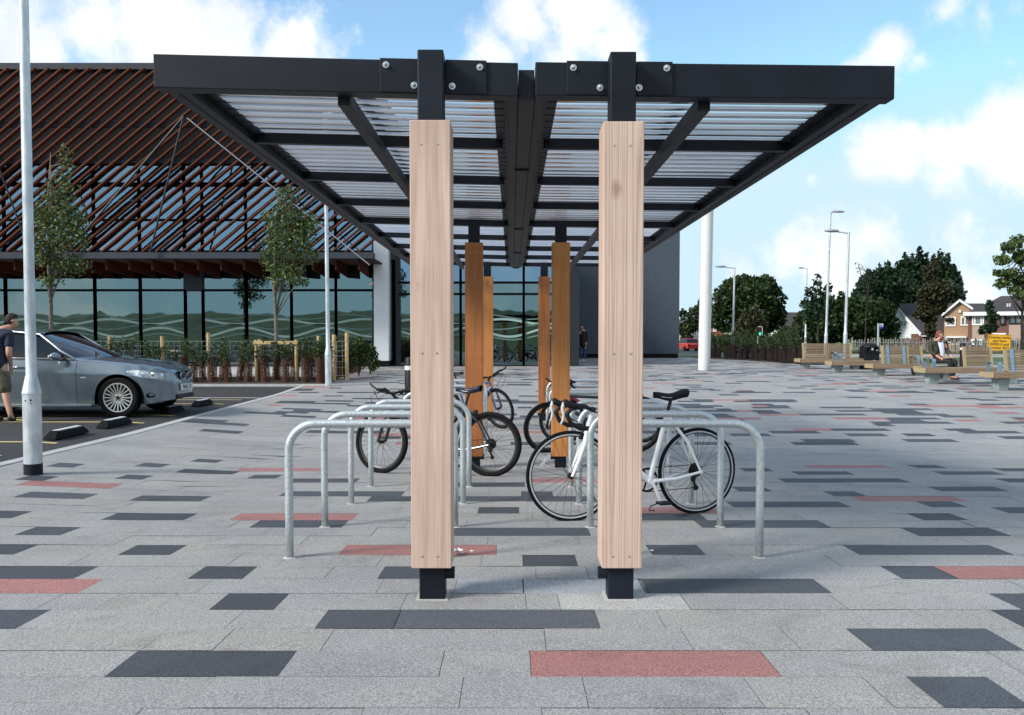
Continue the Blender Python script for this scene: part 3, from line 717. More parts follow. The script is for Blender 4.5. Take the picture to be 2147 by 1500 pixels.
        for sd in (-1, 1):
            b.tube([cl+Vector((.02, sd*.17, .02)), cl+Vector((.14, sd*.12, .02)), cl+Vector((.17, sd*.02, -.06)), cl+Vector((.10, -sd*.03, -.2)), HB+Vector((.02, -sd*.04, .0))], .003, 6)
            b.tube([cl+Vector((.01, sd*.20, .02)), cl+Vector((.10, sd*.24, -.05)), cl+Vector((.12, sd*.14, -.17)), cl+Vector((.03, sd*.02, -.24)), HB+Vector((-.02, 0, -.02))], .003, 6)
        b.build('cable', M_plastic, hb)
        b = MB(); b.tube([cl+Vector((.0, .07, .02)), cl+Vector((.055, .07, .035))], [.019, .026], 10); b.box(cl.x-.01, cl.x+.02, .05, .09, cl.z-.012, cl.z+.03); b.build('front_lamp', M_plastic, hb, smooth=True)
        for sd in (-1, 1): b = MB(); b.tube([cl+Vector((-.052, sd*.322, .03)), cl+Vector((.03, sd*.325, .075)), cl+Vector((.05, sd*.315, .10))], [.011, .011, .009], 8); b.build('bar_end', M_plastic, hb, smooth=True)
    # brakes
    b = MB()
    for base in (HB+Vector((.045, 0, -.015)),): b.box(base.x-.02, base.x+.015, -.032, .032, base.z-.035, base.z+.012)
    put_steer(b.build('front_brake', M_plastic, t, bevel=.006))
    b = MB(); q = RA+Vector((.155, 0, .325)); b.box(q.x-.02, q.x+.02, -.032, .032, q.z-.02, q.z+.03); b.build('rear_brake', M_plastic, t, bevel=.006)
    return t, dict(BB=BB, ST=ST, RA=RA, HT=HT, HB=HB, wb=wb, sp=sp)
M_bwhite = mat('gloss_white_frame', (.86, .87, .88), .25, 0, .02, 4, coat=.4)
M_bblack = mat('gloss_black_frame', (.02, .02, .024), .25, 0, .1, 4, coat=.5)
M_bpurple = mat('slate_blue_frame', (.10, .11, .20), .28, .3, .15, 6, coat=.4)
M_bred = mat('dark_red_frame', (.22, .02, .03), .3, .1, .1, 6, coat=.4)
M_rimd = mat('black_rim', (.03, .03, .032), .35, .4, .1, 10)
M_refl = mat('silver_reflective_strip', (.55, .58, .62), .3, .3, .05, 10)
M_navy = mat('navy_saddle_vinyl', (.02, .022, .05), .35, 0, .2, 10)
bk, P_ = make_bike('white road bicycle with black drop handlebars and white brake levers behind the right front post', M_bwhite, WX(1463, 6.66), 6.66, WX(1197, 6.34), 6.34, 'road', steer=R(-10), tyre_r=.0125, rim_m=M_rimd, strip=M_refl)
# pale spoke reflector
bk2, _ = make_bike('black mountain bicycle with dark saddle leaning at the left stands behind the left front post', M_bblack, WX(1028, 8.85), 8.85, WX(799, 9.15), 9.15, 'mtb', steer=R(-14), tyre_r=.026, rim_m=M_rimd, saddle_m=M_navy)
bk3, _ = make_bike('slate blue bicycle with silver rims and front wheel turned outward by the left middle post', M_bpurple, WX(925, 14.0), 14.0, WX(1046, 13.85), 13.85, 'mtb', steer=R(-38), tyre_r=.021, rim_m=M_rimd, fork_m=M_bpurple)
bk4, _ = make_bike('black mountain bicycle with red lamp, next behind the white road bicycle on the right', M_bblack, WX(1337, 11.35), 11.35, WX(1149, 11.2), 11.2, 'mtb', steer=R(10), tyre_r=.025, rim_m=M_rimd)
bk5, _ = make_bike('dark red bicycle furthest back at the right stands, half hidden by the orange post', M_bred, WX(1345, 12.4), 12.4, WX(1180, 12.3), 12.3, 'mtb', steer=R(-8), tyre_r=.018, rim_m=M_rimd)
M_redlens = mat('red_lens', (.45, .02, .02), .15, 0, .05, 5, coat=.6)
for bq, zz, xx in ((bk4, .80, .22), (bk5, .68, -.02)):
    b = MB(); b.ell((xx, 0, zz), .02, .03, .025); b.build('rear_lamp', M_redlens, bq, smooth=2)
# bar bag / reflector on the white bike front wheel
b = MB(); b.beam((P_['wb']+.16, -.012, .338+.16), (P_['wb']+.235, -.012, .338+.08), .02, .006, Vector((0, 1, 0))); b.build('spoke_reflector', mat('clear_reflector', (.6, .6, .62), .3), bk)

# small litter beside the left front post
M_paper = mat('paper', (.72, .72, .74), .8, 0, .05, 30)
p = G(960, 1165); b = MB()
rr = random.Random(3)
for i in range(9):
    c = Vector((rr.uniform(-.04, .04), rr.uniform(-.03, .03), .01)); a = rr.random()*6.28
    vs = [c+Vector((math.cos(a+k)*rr.uniform(.012, .03), math.sin(a+k)*rr.uniform(.012, .025), rr.uniform(0, .022))) for k in (0, 1.7, 3.3, 4.8)]
    b.add(vs, [(0, 1, 2, 3)])
tag(b.build('crumpled_paper', M_paper, loc=(p.x, p.y, g(p.x, p.y)+.008)), 'torn crumpled white paper on the red slab by the left front post', 'litter')
for px, py, nm in ((989, 1158, 'small white paper scrap on the red slab between the front posts'), (1367, 1157, 'round white scrap on the dark slab right of the striped post')):
    p = G(px, py); b = MB(); b.lathe([(.012, 0), (.013, .002), (.008, .004)], 9, Matrix.Rotation(.4, 4, 'Z')); tag(b.build('paper_scrap', M_paper, loc=(p.x, p.y, p.z+.007)), nm, 'litter')
# ================================================================== leisure building
def glass_mat(name, tint=(.20, .36, .37), refl=.42, rc=(.62, .80, .95)):
    m, nt, out = new_mat(name)
    tr = N(nt, 'ShaderNodeBsdfTransparent'); tr.inputs[0].default_value = rgba(tint)
    gl = N(nt, 'ShaderNodeBsdfGlossy'); gl.inputs['Color'].default_value = rgba(rc); gl.inputs['Roughness'].default_value = .015
    tc = N(nt, 'ShaderNodeTexCoord'); n = N(nt, 'ShaderNodeTexNoise'); n.inputs['Scale'].default_value = 1.1; n.inputs['Detail'].default_value = 1; L(nt, tc.outputs['Object'], n.inputs[0])
    bp = N(nt, 'ShaderNodeBump'); bp.inputs['Strength'].default_value = .06; bp.inputs['Distance'].default_value = .05; L(nt, n.outputs[0], bp.inputs['Height']); L(nt, bp.outputs[0], gl.inputs['Normal'])
    lw = N(nt, 'ShaderNodeFresnel'); lw.inputs[0].default_value = 1.5
    ma = N(nt, 'ShaderNodeMath'); ma.operation = 'ADD'; ma.inputs[1].default_value = refl; ma.use_clamp = True; L(nt, lw.outputs[0], ma.inputs[0])
    mx = N(nt, 'ShaderNodeMixShader'); L(nt, ma.outputs[0], mx.inputs[0]); L(nt, tr.outputs[0], mx.inputs[1]); L(nt, gl.outputs[0], mx.inputs[2]); L(nt, mx.outputs[0], out.inputs[0])
    return m
M_glass = glass_mat('tinted_facade_glass', (.26, .42, .42), .21, (.62, .84, .86))
M_glass_up = glass_mat('upper_facade_glass', (.20, .32, .40), .30, (.55, .80, 1.0))
M_clad = mat('charcoal_cladding', (.007, .007, .009), .8, 0, .2, 2, spec=.15)
M_fascia = mat('slate_grey_fascia', (.035, .042, .058), .6, 0, .12, 2, spec=.3)
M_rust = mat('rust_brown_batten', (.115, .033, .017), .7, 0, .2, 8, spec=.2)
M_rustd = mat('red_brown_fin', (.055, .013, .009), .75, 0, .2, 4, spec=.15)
M_mull = mat('dark_mullion', (.018, .022, .030), .5, 0, .15, 4, spec=.3)
M_render = mat('pale_render', (.70, .73, .76), .85, 0, .05, 2, .15, 90)
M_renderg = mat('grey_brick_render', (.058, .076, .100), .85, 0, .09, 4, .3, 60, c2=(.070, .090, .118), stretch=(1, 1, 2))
M_film = mat('frosted_green_film', (.28, .42, .38), .6, 0, .05, 3)
M_film2 = mat('faint_frosted_film', (.10, .17, .155), .6, 0, .05, 3)
M_int = mat('dim_interior', (.05, .07, .07), .8, 0, .5, .6)
M_intf = mat('interior_floor', (.08, .08, .075), .5, 0, .2, 1)
YG = 33.0; YB = 30.5
bld = thing('leisure_centre', 'long glazed leisure building with diagonal rust battens over dark cladding and a grey end wall', 'building', (-8, YG, 0))
def B(x, y, z): return Vector((x+8, y-YG, z))
def bbox(b, x0, x1, y0, y1, z0, z1): return b.box(x0+8, x1+8, y0-YG, y1-YG, z0, z1)
gz = g(-10, YG)
zTop = WZ(143, YB); zEave = WZ(530, YB); zEaveB = WZ(543, YB)
# verge line in the batten plane: px -> world
def verge_z(X, off=0, Y=YB):   # z of the sloping verge at X
    px = CX+X*F/Y; py = 145+.7335*(px-(326+off)); return WZ(py, Y)
XL_ = -34
# cladding behind battens, polygon in XZ
def cladpoly(zlow, off, y):
    pts = [(XL_, zlow)]
    zt_ = WZ(141, y)
    # find X where verge hits zt_ and zlow
    xa = [x/50 for x in range(-1000, 200) if verge_z(x/50, off, y) < zt_][0]; xb = [x/50 for x in range(-1000, 400) if verge_z(x/50, off, y) < zlow][0]
    return [(XL_, zlow), (xb, zlow), (xa, zt_), (XL_, zt_)], xa, xb
zCl = WZ(345, YG)
poly, xa, xb = cladpoly(zCl, 30, YG)
b = MB(); b.prism(poly, 0, .3, lambda u, v, d: B(u, YG-.35+d, v)); b.build('upper_cladding', M_clad, bld)
b = MB(); bbox(b, XL_, xa+.3, YG-.45, YG+.2, WZ(153, YG), WZ(140, YG)); b.build('roof_fascia', M_fascia, bld)
# verge capping
b = MB(); b.beam(B(xa+.25, YG-.3, WZ(142, YG)), B(WX(815, YG), YG-.3, verge_z(WX(815, YG), 30, YG)), .7, .25); b.build('roof_verge', M_clad, bld)
b = MB(); 
for py in (262, 338): z = WZ(py, YB+.15); xe = [x/50 for x in range(-1000, 400) if verge_z(x/50) < z][0]; bbox(b, XL_, xe, YB+.08, YB+.2, z-.09, z+.09)
b.build('batten_rail', M_fascia, bld)
# eave beam
b = MB(); bbox(b, XL_, WX(786, 30.6), YB-.1, YB+.25, zEaveB, zEave); b.build('eave_beam', M_fascia, bld, bevel=.01)
b = MB(); bbox(b, XL_, WX(786, 30.6), YB+.3, YG-.12, zEave-.02, zEave+.02); 
# rust fins below the eave
x = XL_
i = 0
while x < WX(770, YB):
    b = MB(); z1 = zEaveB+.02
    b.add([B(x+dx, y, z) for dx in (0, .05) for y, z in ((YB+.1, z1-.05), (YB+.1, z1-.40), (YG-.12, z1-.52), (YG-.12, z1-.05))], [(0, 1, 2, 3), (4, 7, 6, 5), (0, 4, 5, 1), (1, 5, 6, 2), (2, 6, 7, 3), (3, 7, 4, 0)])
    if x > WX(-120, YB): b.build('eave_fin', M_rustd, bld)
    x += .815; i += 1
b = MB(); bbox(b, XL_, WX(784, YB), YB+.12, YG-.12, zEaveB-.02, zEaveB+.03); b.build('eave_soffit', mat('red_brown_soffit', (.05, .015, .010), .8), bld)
# diagonal battens
zb = zEave+.03; dxs = .478; slope = .82
x = WX(-190, YB)
nb = 0; xs0 = x
x = x-6.0
while x < WX(772, YB):
    # start (x,zb) go up-right with slope
    def at_(t): return x+t, zb+slope*t
    t1 = 0
    while t1 < 12:
        X, Z = at_(t1)
        if Z > zTop-.02 or Z > verge_z(X): break
        t1 += .02
    X, Z = at_(t1)
    if X > WX(-20, YB) and t1 > .25 and nb < 98:
        b = MB(); b.beam(B(x, YB, zb), B(X, YB, Z), .20, .052); b.build('facade_batten', M_rust, bld); nb += 1
    x += dxs
# tie rods and struts
for (p1, p2, r_, m_) in (((385, 245), (315, 530), .045, M_mull), ((385, 245), (140, 530), .05, M_mull), ((392, 248), (775, 556), .028, M_alu), ((-10, 330), (62, 528), .04, M_mull), ((-10, 330), (-160, 530), .045, M_mull)):
    a_ = W(*p1, YB-.35); c_ = W(*p2, YB-.25)
    b = MB(); b.tube([B(*a_), B(*c_)], r_*.8, 8); b.build('tie_rod', m_, bld, smooth=True)
# curtain wall
mpx = [-360, -266, -172, -80, 14, 108, 201, 296, 390, 427, 518, 612, 705, 784]
zU0, zU1, zUT = WZ(528, YG), zCl, WZ(462, YG)
zL1, zLT = WZ(560, YG), WZ(609, YG)
zFl = g(-8, YG)+.02
def window(x0, x1, z0, z1, y, gm, nm='window', wave=None, depth=.08):
    b = MB(); bbox(b, x0+.03, x1-.03, y-.012, y+.012, z0+.03, z1-.03); w = b.build(nm, gm, bld)
    fr = MB(); e = .045
    for (a, c, d, f_) in ((x0, x1, z0-e*.6, z0+e), (x0, x1, z1-e, z1+e*.6)): bbox(fr, a, c, y-.06, y+.05, d, f_)
    for a in (x0, x1): bbox(fr, a-e, a+e, y-.075, y+.055, z0-e*.6-.003, z1+e*.6+.003)
    f_ = fr.build('window_frame', M_mull, w)
    if wave:
        for (pc, amp, ph, th, m_) in ((675, .10, 0, .085, M_film), (697, .17, 2.6, .085, M_film), (665, .09, 1.2, .05, M_film2), (686, .09, 3.4, .05, M_film2), (706, .12, 2.4, .06, M_film2)):
            zc = WZ(pc, YG); rows = []
            n = 22
            for i in range(n+1):
                X = lerp(x0+.07, x1-.07, i/n); z = zc+amp*math.sin((X-wave)*2*PI/3.25+ph); rows.append([B(X, y-.02, z-th*.5), B(X, y-.02, z+th*.5)])
            fb = MB(); fb.grid(rows); fb.build('frosted_wave', m_, w)
    return w
for i in range(len(mpx)-1):
    x0, x1 = WX(mpx[i], YG), WX(mpx[i+1], YG)
    if mpx[i] == 390:
        b = MB(); bbox(b, x0, x1, YG-.1, YG+.1, zLT, zL1+.6); b.build('infill_panel', M_fascia, bld)
        window(x0, x1, zFl, zLT, YG, M_glass)
        b = MB(); bbox(b, x0, x1, YG+.6, YG+.7, zFl, zLT); b.build('blind_panel', M_clad, bld)
    else:
        window(x0, x1, zLT, zL1+.3, YG, M_glass); window(x0, x1, zFl, zLT, YG, M_glass, wave=.01)
    window(x0, x1, zUT, zU1, YG, M_glass_up); window(x0, x1, zU0, zUT, YG, M_glass_up)
    zq = lerp(zU0, zUT, .5)
b = MB(); bbox(b, XL_, WX(784, YG), YG-.08, YG+.1, zL1+.3, zU0); b.build('spandrel', M_clad, bld)
# pier
b = MB(); bbox(b, WX(784, 32.6), WX(815, 32.6), 32.6, 33.6, gz+.22, WZ(486, YG)); b.build('render_pier', M_render, bld, bevel=.01)
b = MB(); bbox(b, WX(784, 32.6)-.02, WX(815, 32.6)+.02, 32.58, 33.6, gz-.1, gz+.22); b.build('pier_plinth', M_clad, bld)
# centre glazing
cm = [838, 966, 1098, 1197]
zc1, zc2, zc3 = WZ(617, YG), WZ(593, YG), WZ(500, YG)
for i in range(3):
    x0, x1 = WX(cm[i], YG), WX(cm[i+1], YG)
    window(x0, x1, zFl, zc1, YG, M_glass, wave=-1.2); window(x0, x1, zc1, zc2, YG, M_glass); window(x0, x1, zc2, zc3, YG, M_glass_up)
b = MB(); bbox(b, WX(1197, YG), WX(1214, YG), YG-.1, YG+.3, gz, zc3); bbox(b, WX(830, YG), WX(838, YG), YG-.05, YG+.3, gz, zc3); b.build('corner_column', M_mull, bld)
b = MB(); bbox(b, WX(815, YG), WX(1214, YG), YG-.14, 44, zc3, zc3+.35); b.build('flat_roof', M_fascia, bld)
b = MB(); bbox(b, WX(1205, YG), WX(1213, YG), YG+.3, 44, gz, zc3); b.build('side_wall', M_clad, bld)
# grey end wall
YW = 44.0; gw = g(5, YW)
xw0, xw1 = WX(1180, YW), WX(1424, YW)
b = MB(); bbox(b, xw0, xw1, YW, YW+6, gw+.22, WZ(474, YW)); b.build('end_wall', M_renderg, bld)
b = MB(); bbox(b, xw0-.02, xw1-.05, YW-.0, YW+5.9, gw-.2, gw+.22); b.build('wall_plinth', M_clad, bld)
b = MB(); bbox(b, xw0, xw1+.08, YW-.1, YW+6.1, WZ(474, YW), WZ(474, YW)+.12); b.build('wall_coping', M_fascia, bld)
# interior
b = MB(); bbox(b, XL_, WX(1205, YG), YG+.1, YG+9, gz-.15, gz); b.build('interior_floor', M_intf, bld)
b = MB(); bbox(b, XL_, WX(1205, YG), YG+8.8, YG+9, gz, zCl); bbox(b, XL_-.2, XL_, YG-.3, YG+9, gz, zTop)
b.build('interior_wall', M_int, bld)
b = MB()
for px in (70, 160, 330, 470, 565, 660, 740, 905, 1150): X = WX(px, 36); bbox(b, X-.4, X+.4, 36, 36.5, gz, zL1)
b.build('interior_column', mat('interior_pale_panel', (.20, .26, .25), .8, 0, .3, .7), bld)
b = MB(); bbox(b, XL_, WX(1205, YG), YG+.15, YG+8.8, zL1+.3, zL1+.6); b.build('interior_ceiling', M_int, bld)
b = MB(); bbox(b, XL_, WX(784, YG), YG+.2, YG+9, zCl+.1, WZ(150, YG)); b.build('roof_body', M_clad, bld)
# wall lamp on the pier
b = MB(); c = W(779, 592, 32.4); b.tube([B(c.x, 32.6, c.z), B(c.x-.05, 32.3, c.z-.05)], .04, 8); b.ell(B(c.x-.05, 32.25, c.z-.07), .12, .1, .06); b.build('camera_lamp', M_white, bld, smooth=True)
# white high chairs just inside the glass
M_hc = mat('mint_white_plastic', (.62, .74, .72), .4)
hcp = None
for px, lb in ((858, 'pale plastic high chair inside the glass behind the left front post'), (955, 'pale plastic high chair inside the glass between the left posts')):
    X = WX(px, 32.3)
    t = thing('high_chair', lb, 'high chair', (X*1.04, 33.75, gz+.005), 0, 'high chairs by the window')
    b = MB()
    for a in (-1, 1):
        for c in (-1, 1): b.tube([(a*.13, c*.1, .55), (a*.26, c*.24, 0)], .016, 8)
    b.build('leg', M_alu, t, smooth=True)
    b = MB(); b.box(-.19, .19, -.16, .18, .52, .58); b.build('seat', M_hc, t, bevel=.02)
    rows = [[Vector((.20*math.cos(a), .14-.02*v+.06*abs(math.cos(a)), .58+.36*v*(math.sin(a) if math.sin(a) > 0 else 0)+0)) for a in [PI*k/10 for k in range(11)]] for v in (0, .25, .5, .75, 1)]
    b = MB(); b.grid(rows); o = b.build('backrest', M_hc, t, smooth=2); so = o.modifiers.new('s', 'SOLIDIFY'); so.thickness = .02
    b = MB(); b.box(-.22, .22, -.34, -.08, .70, .73); b.build('tray', M_hc, t, bevel=.01)
# ================================================================== vegetation
def leaves(n, lobes, size, rng, shell=.45, flat=.0, mesh=None):
    b = mesh or MB()
    vols = [l[1][0]*l[1][1]*l[1][2] for l in lobes]; tot = sum(v**.75 for v in vols)
    for (c, rad), v in zip(lobes, vols):
        k = int(n*(v**.75)/tot)
        for _ in range(k):
            d = Vector((rng.gauss(0, 1), rng.gauss(0, 1), rng.gauss(0, 1))).normalized()
            rr_ = shell+(1-shell)*rng.random()**.6
            rr_ *= 1+.22*mnoise.noise(Vector((d.x*2.3+c[0], d.y*2.3, d.z*2.3+c[2])))
            p = Vector((c[0]+d.x*rad[0]*rr_, c[1]+d.y*rad[1]*rr_, c[2]+d.z*rad[2]*rr_))
            s = size*rng.uniform(.6, 1.35)
            u = Vector((rng.gauss(0, 1), rng.gauss(0, 1), rng.gauss(0, 1)*(1-flat))).normalized(); w = u.orthogonal().normalized()
            w = Matrix.Rotation(rng.random()*6.28, 3, u) @ w; x = u.cross(w)
            b.add([p-w*s*.5, p+x*s*.32+u*s*.1, p+w*s*.55, p-x*s*.32+u*s*.06], [(0, 1, 2, 3)])
    return b
LF_young = leaf_mat('alder_leaf', (.042, .068, .018), (.115, .165, .045), (.36, .42, .20))
LF_dark = leaf_mat('oak_leaf', (.014, .032, .008), (.040, .070, .018), (.10, .14, .045))
LF_con = leaf_mat('conifer_needles', (.013, .032, .016), (.028, .058, .024), (.055, .10, .04))
LF_brown = leaf_mat('bronze_leaf', (.026, .027, .014), (.055, .055, .022), (.095, .09, .04))
LF_shrub = leaf_mat('shrub_leaf', (.025, .045, .012), (.06, .09, .02), (.16, .19, .06))
LF_mid = leaf_mat('mixed_green_leaf', (.018, .034, .012), (.045, .065, .022), (.09, .12, .04))
M_bark = mat('grey_bark', (.12, .105, .085), .9, 0, .35, 14, .5, 40, c2=(.22, .20, .165))
M_barkd = mat('dark_bark', (.03, .024, .018), .9, 0, .3, 10, .4)
def tree(name, label, X, Y, lobes, n, size, lm, trunk_r, trunk_pts, limbs, seed, bm=None, cat='tree', group=None, shell=.45, z0=None):
    rng = random.Random(seed); z = g(X, Y) if z0 is None else z0
    t = thing(name, label, cat, (X, Y, z), 0, group)
    b = MB(); m = len(trunk_pts); b.tube(trunk_pts, [trunk_r*(1-.8*i/(m-1)) for i in range(m)], 8)
    b.build('trunk', bm or M_bark, t, smooth=2)
    b = MB()
    for k in range(limbs):
        u = rng.uniform(.3, .95); i = min(m-2, int(u*(m-1))); p = Vector(trunk_pts[i]).lerp(Vector(trunk_pts[i+1]), u*(m-1)-i)
        l = lobes[rng.randrange(len(lobes))]; q = Vector(l[0])+Vector((rng.uniform(-.6, .6)*l[1][0], rng.uniform(-.6, .6)*l[1][1], rng.uniform(-.2, .7)*l[1][2]))
        mid = p.lerp(q, .5)+Vector((0, 0, -.05*(q-p).length)); b.tube([p, mid, q], [trunk_r*.35, trunk_r*.22, trunk_r*.08], 5)
    if limbs: b.build('limb', bm or M_bark, t, smooth=2)
    leaves(n, lobes, size, rng, shell).build('crown', lm, t)
    return t
# two young street trees in the bed
def young(px_t, pb, top, Y, crown, label, seed, n):
    X = WX(px_t, Y); z = g(X, Y)
    lob = []
    for (cx_, cy_, rx, ry) in crown:
        p = W(cx_, cy_, Y); s = Y/F; lob.append(((p.x-X, random.Random(cx_*cy_).uniform(-.25, .25), p.z-z), (rx*s*1.18, rx*s, ry*s*1.05)))
    tz = W(px_t, top, Y).z-z
    tree('young_tree', label, X, Y, lob, n, .10, LF_young, .065, [(0, 0, -.05), (.02, 0, tz*.25), (-.03, .02, tz*.5), (.05, 0, tz*.75), (.1, 0, tz*.97)], 26, seed, group='young street trees in the planting bed', shell=.12)
young(106, 790, 306, 24.2, [(140, 345, 17, 42), (128, 410, 32, 38), (148, 455, 32, 36), (112, 470, 40, 42), (150, 505, 38, 34), (100, 530, 36, 34), (135, 555, 42, 26), (165, 480, 22, 34), (106, 590, 22, 20), (85, 520, 20, 40), (90, 450, 18, 30)], 'tall young tree with dark green crown behind the silver car', 5, 3100)
young(578, 800, 388, 23.4, [(606, 415, 22, 32), (590, 460, 34, 30), (625, 470, 36, 36), (604, 510, 46, 34), (572, 540, 30, 30), (640, 535, 30, 28), (600, 575, 40, 24), (585, 600, 18, 14), (640, 480, 28, 40), (628, 592, 22, 10)], 'young staked tree left of the slim lamp column', 9, 3100)
# timber stake frame of the second tree
M_stake = mat('pale_softwood_stake', (.50, .34, .15), .75, 0, .25, 10, .2, c2=(.60, .44, .22))
t = thing('tree_stake', 'pale timber stake frame with crossbar holding the young tree', 'tree stake', (WX(578, 23), 23.0, g(-6, 23)))
for px in (537, 621):
    b = MB(); x = WX(px, 23)-t.location.x; b.tube([(x, 0, -.05), (x, 0, WZ(713, 23)-t.location.z)], .045, 10); b.build('post', M_stake, t, smooth=True)
b = MB(); x0, x1 = [WX(q, 23)-t.location.x for q in (533, 625)]; z = WZ(719, 23)-t.location.z; b.box(x0, x1, -.08, -.045, z-.045, z+.045); b.build('crossbar', M_stake, t, bevel=.005)
b = MB(); b.tube([(-.09, -.09, z), (.02, -.11, z+.01), (.1, .05, z), (0, .18, z), (-.09, -.09, z)], .03, 8); b.build('tree_tie', M_plastic, t)
# wire fence with round posts
t = thing('wire_fence', 'galvanised wire mesh fence on round pale posts in the planting bed', 'fence', (-12, 23.6, g(-12, 23.6)))
for px, tp in ((340, 705), (437, 698), (545, 712), (668, 705), (700, 702), (727, 698), (230, 706), (150, 706)):
    x = WX(px, 23.6)+12; b = MB(); b.tube([(x, 0, -.05), (x, 0, WZ(tp, 23.6)-t.location.z)], .052, 10); b.build('post', M_stake, t, smooth=True)
b = MB(); x0 = WX(120, 23.6)+12; x1 = WX(730, 23.6)+12; z0 = .15; z1 = WZ(716, 23.6)-t.location.z
nx = 52
for i in range(nx+1):
    x = lerp(x0, x1, i/nx); b.tube([(x, -.06, z0), (x, -.06, z1)], .0035, 4, cap=False)
for i in range(7): z = lerp(z0, z1, (i/6)**.8); b.tube([(x0, -.06, z), (x1, -.06, z)], .0035, 4, cap=False)
b.build('wire_mesh', M_galv, t)
# saplings in brown mesh guards
def guard_mat(col=(.075, .034, .022), nm='brown_mesh_guard', thr=.47):
    m, nt, out = new_mat(nm); p = N(nt, 'ShaderNodeBsdfPrincipled'); p.inputs['Base Color'].default_value = rgba(col); p.inputs['Roughness'].default_value = .8; p.inputs['Specular IOR Level'].default_value = .2
    tr = N(nt, 'ShaderNodeBsdfTransparent'); tc = N(nt, 'ShaderNodeTexCoord'); w = N(nt, 'ShaderNodeTexNoise'); w.inputs['Scale'].default_value = 70; w.inputs['Detail'].default_value = 2; L(nt, tc.outputs['Object'], w.inputs[0])
    gt = N(nt, 'ShaderNodeMath'); gt.operation = 'GREATER_THAN'; gt.inputs[1].default_value = thr; L(nt, w.outputs[0], gt.inputs[0])
    mx = N(nt, 'ShaderNodeMixShader'); L(nt, gt.outputs[0], mx.inputs[0]); L(nt, tr.outputs[0], mx.inputs[1]); L(nt, p.outputs[0], mx.inputs[2]); L(nt, mx.outputs[0], out.inputs[0]); return m
M_guard = guard_mat()
M_guardd = guard_mat((.018, .012, .011), 'dark_mesh_guard', .42)
def sapling(kind, seed, gm=None):
    rng = random.Random(seed)
    t = thing('sapling', 'x', 'sapling', (0, 0, 0), 0, 'saplings in brown mesh guards')
    b = MB(); b.lathe([(.115, 0), (.11, .3), (.10, rng.uniform(.56, .68))], 12, cap=False)
    b.build('tree_guard', gm or M_guard, t, smooth=2)
    b = MB(); tops = []
    for k in range(4):
        a = rng.random()*6.28; h = rng.uniform(.8, 1.25) if kind else rng.uniform(.7, .95)
        q = Vector((math.cos(a)*rng.uniform(.05, .25), math.sin(a)*.15, h)); b.tube([(0, 0, 0), (q.x*.3, q.y*.3, .55), q], [.012, .008, .003], 5); tops.append(q)
    b.build('stem', M_barkd, t)
    b = MB()
    for q in tops: leaves(44 if kind else 26, [((q.x*.8, q.y*.8, q.z*.85), (.17, .15, .24))], .075, rng, .1, mesh=b)
    leaves(16, [((0, 0, .35), (.10, .1, .3))], .06, rng, .2, mesh=b)
    b.build('foliage', LF_shrub if kind else LF_mid, t)
    return t
protos = [sapling(1, 21), sapling(1, 22), sapling(0, 23), sapling(1, 24)]
protos += [sapling(0, 31, M_guardd), sapling(1, 32, M_guardd), sapling(0, 33, M_guardd)]
used = set()
def place_sap(X, Y, label, group, sc_=1, dark=False):
    i = rnd.randrange(4) if not dark else 4+rnd.randrange(3); p = protos[i]
    t = p if i not in used else copy_tree(p); used.add(i)
    t.location = (X, Y, g(X, Y)-.0); t.rotation_euler = (R(rnd.uniform(-5, 5)), R(rnd.uniform(-5, 5)), rnd.random()*6.28)
    s = sc_*rnd.uniform(.9, 1.12); t.scale = (s, s, s); t['label'] = label; t['group'] = group
pos = []
for i in range(17): pos.append((365+i*19.5+rnd.uniform(-4, 4), 22.6+(.75 if i % 2 else 0)+rnd.uniform(-.1, .1)))
for i in range(10): pos.append((60+i*30+rnd.uniform(-5, 5), 22.7+rnd.uniform(0, .6)))
for i in range(12): pos.append((700+(i % 6)*10+rnd.uniform(-3, 3), 22.6+i*.55))
for px, Y in pos:
    lb = 'sapling in a brown mesh guard at the right end of the planting bed' if px > 695 else ('sapling in a brown mesh guard between the car and the slim lamp column' if px > 345 else 'sapling in a brown mesh guard behind the silver car')
    X = WX(px, Y)
    place_sap(min(X, -5.05), Y, lb, lb.replace('sapling in a', 'saplings in'))
# leafy shrub at the end of the bed
for i, (px, py, rx, ry, Y) in enumerate(((722, 735, 26, 20, 24.3), (752, 728, 24, 20, 25.5), (776, 742, 16, 22, 26.8))):
    X = WX(px, Y); z = g(X, Y); zc = WZ(py, Y)-z; s = Y/F
    t = thing('shrub', ['leafy green shrub right beside the slim lamp column', 'leafy green shrub middle of three at the end of the bed', 'small leafy shrub nearest the pale pier'][i], 'shrub', (X, Y, z), 0, 'shrubs at the end of the bed')
    b = MB(); r2 = random.Random(i)
    for k in range(7): a = r2.random()*6.28; b.tube([(0, 0, 0), (math.cos(a)*.08, math.sin(a)*.08, .4), (math.cos(a)*rx*s*.8, math.sin(a)*.2, zc+.1)], [.012, .01, .004], 5)
    b.build('stem', M_barkd, t); leaves(1100, [((0, 0, zc), (rx*s, rx*s*.8, ry*s)), ((.1, 0, zc*.6), (rx*s*.8, rx*s*.7, ry*s))], .085, r2, .1).build('foliage', LF_shrub, t)
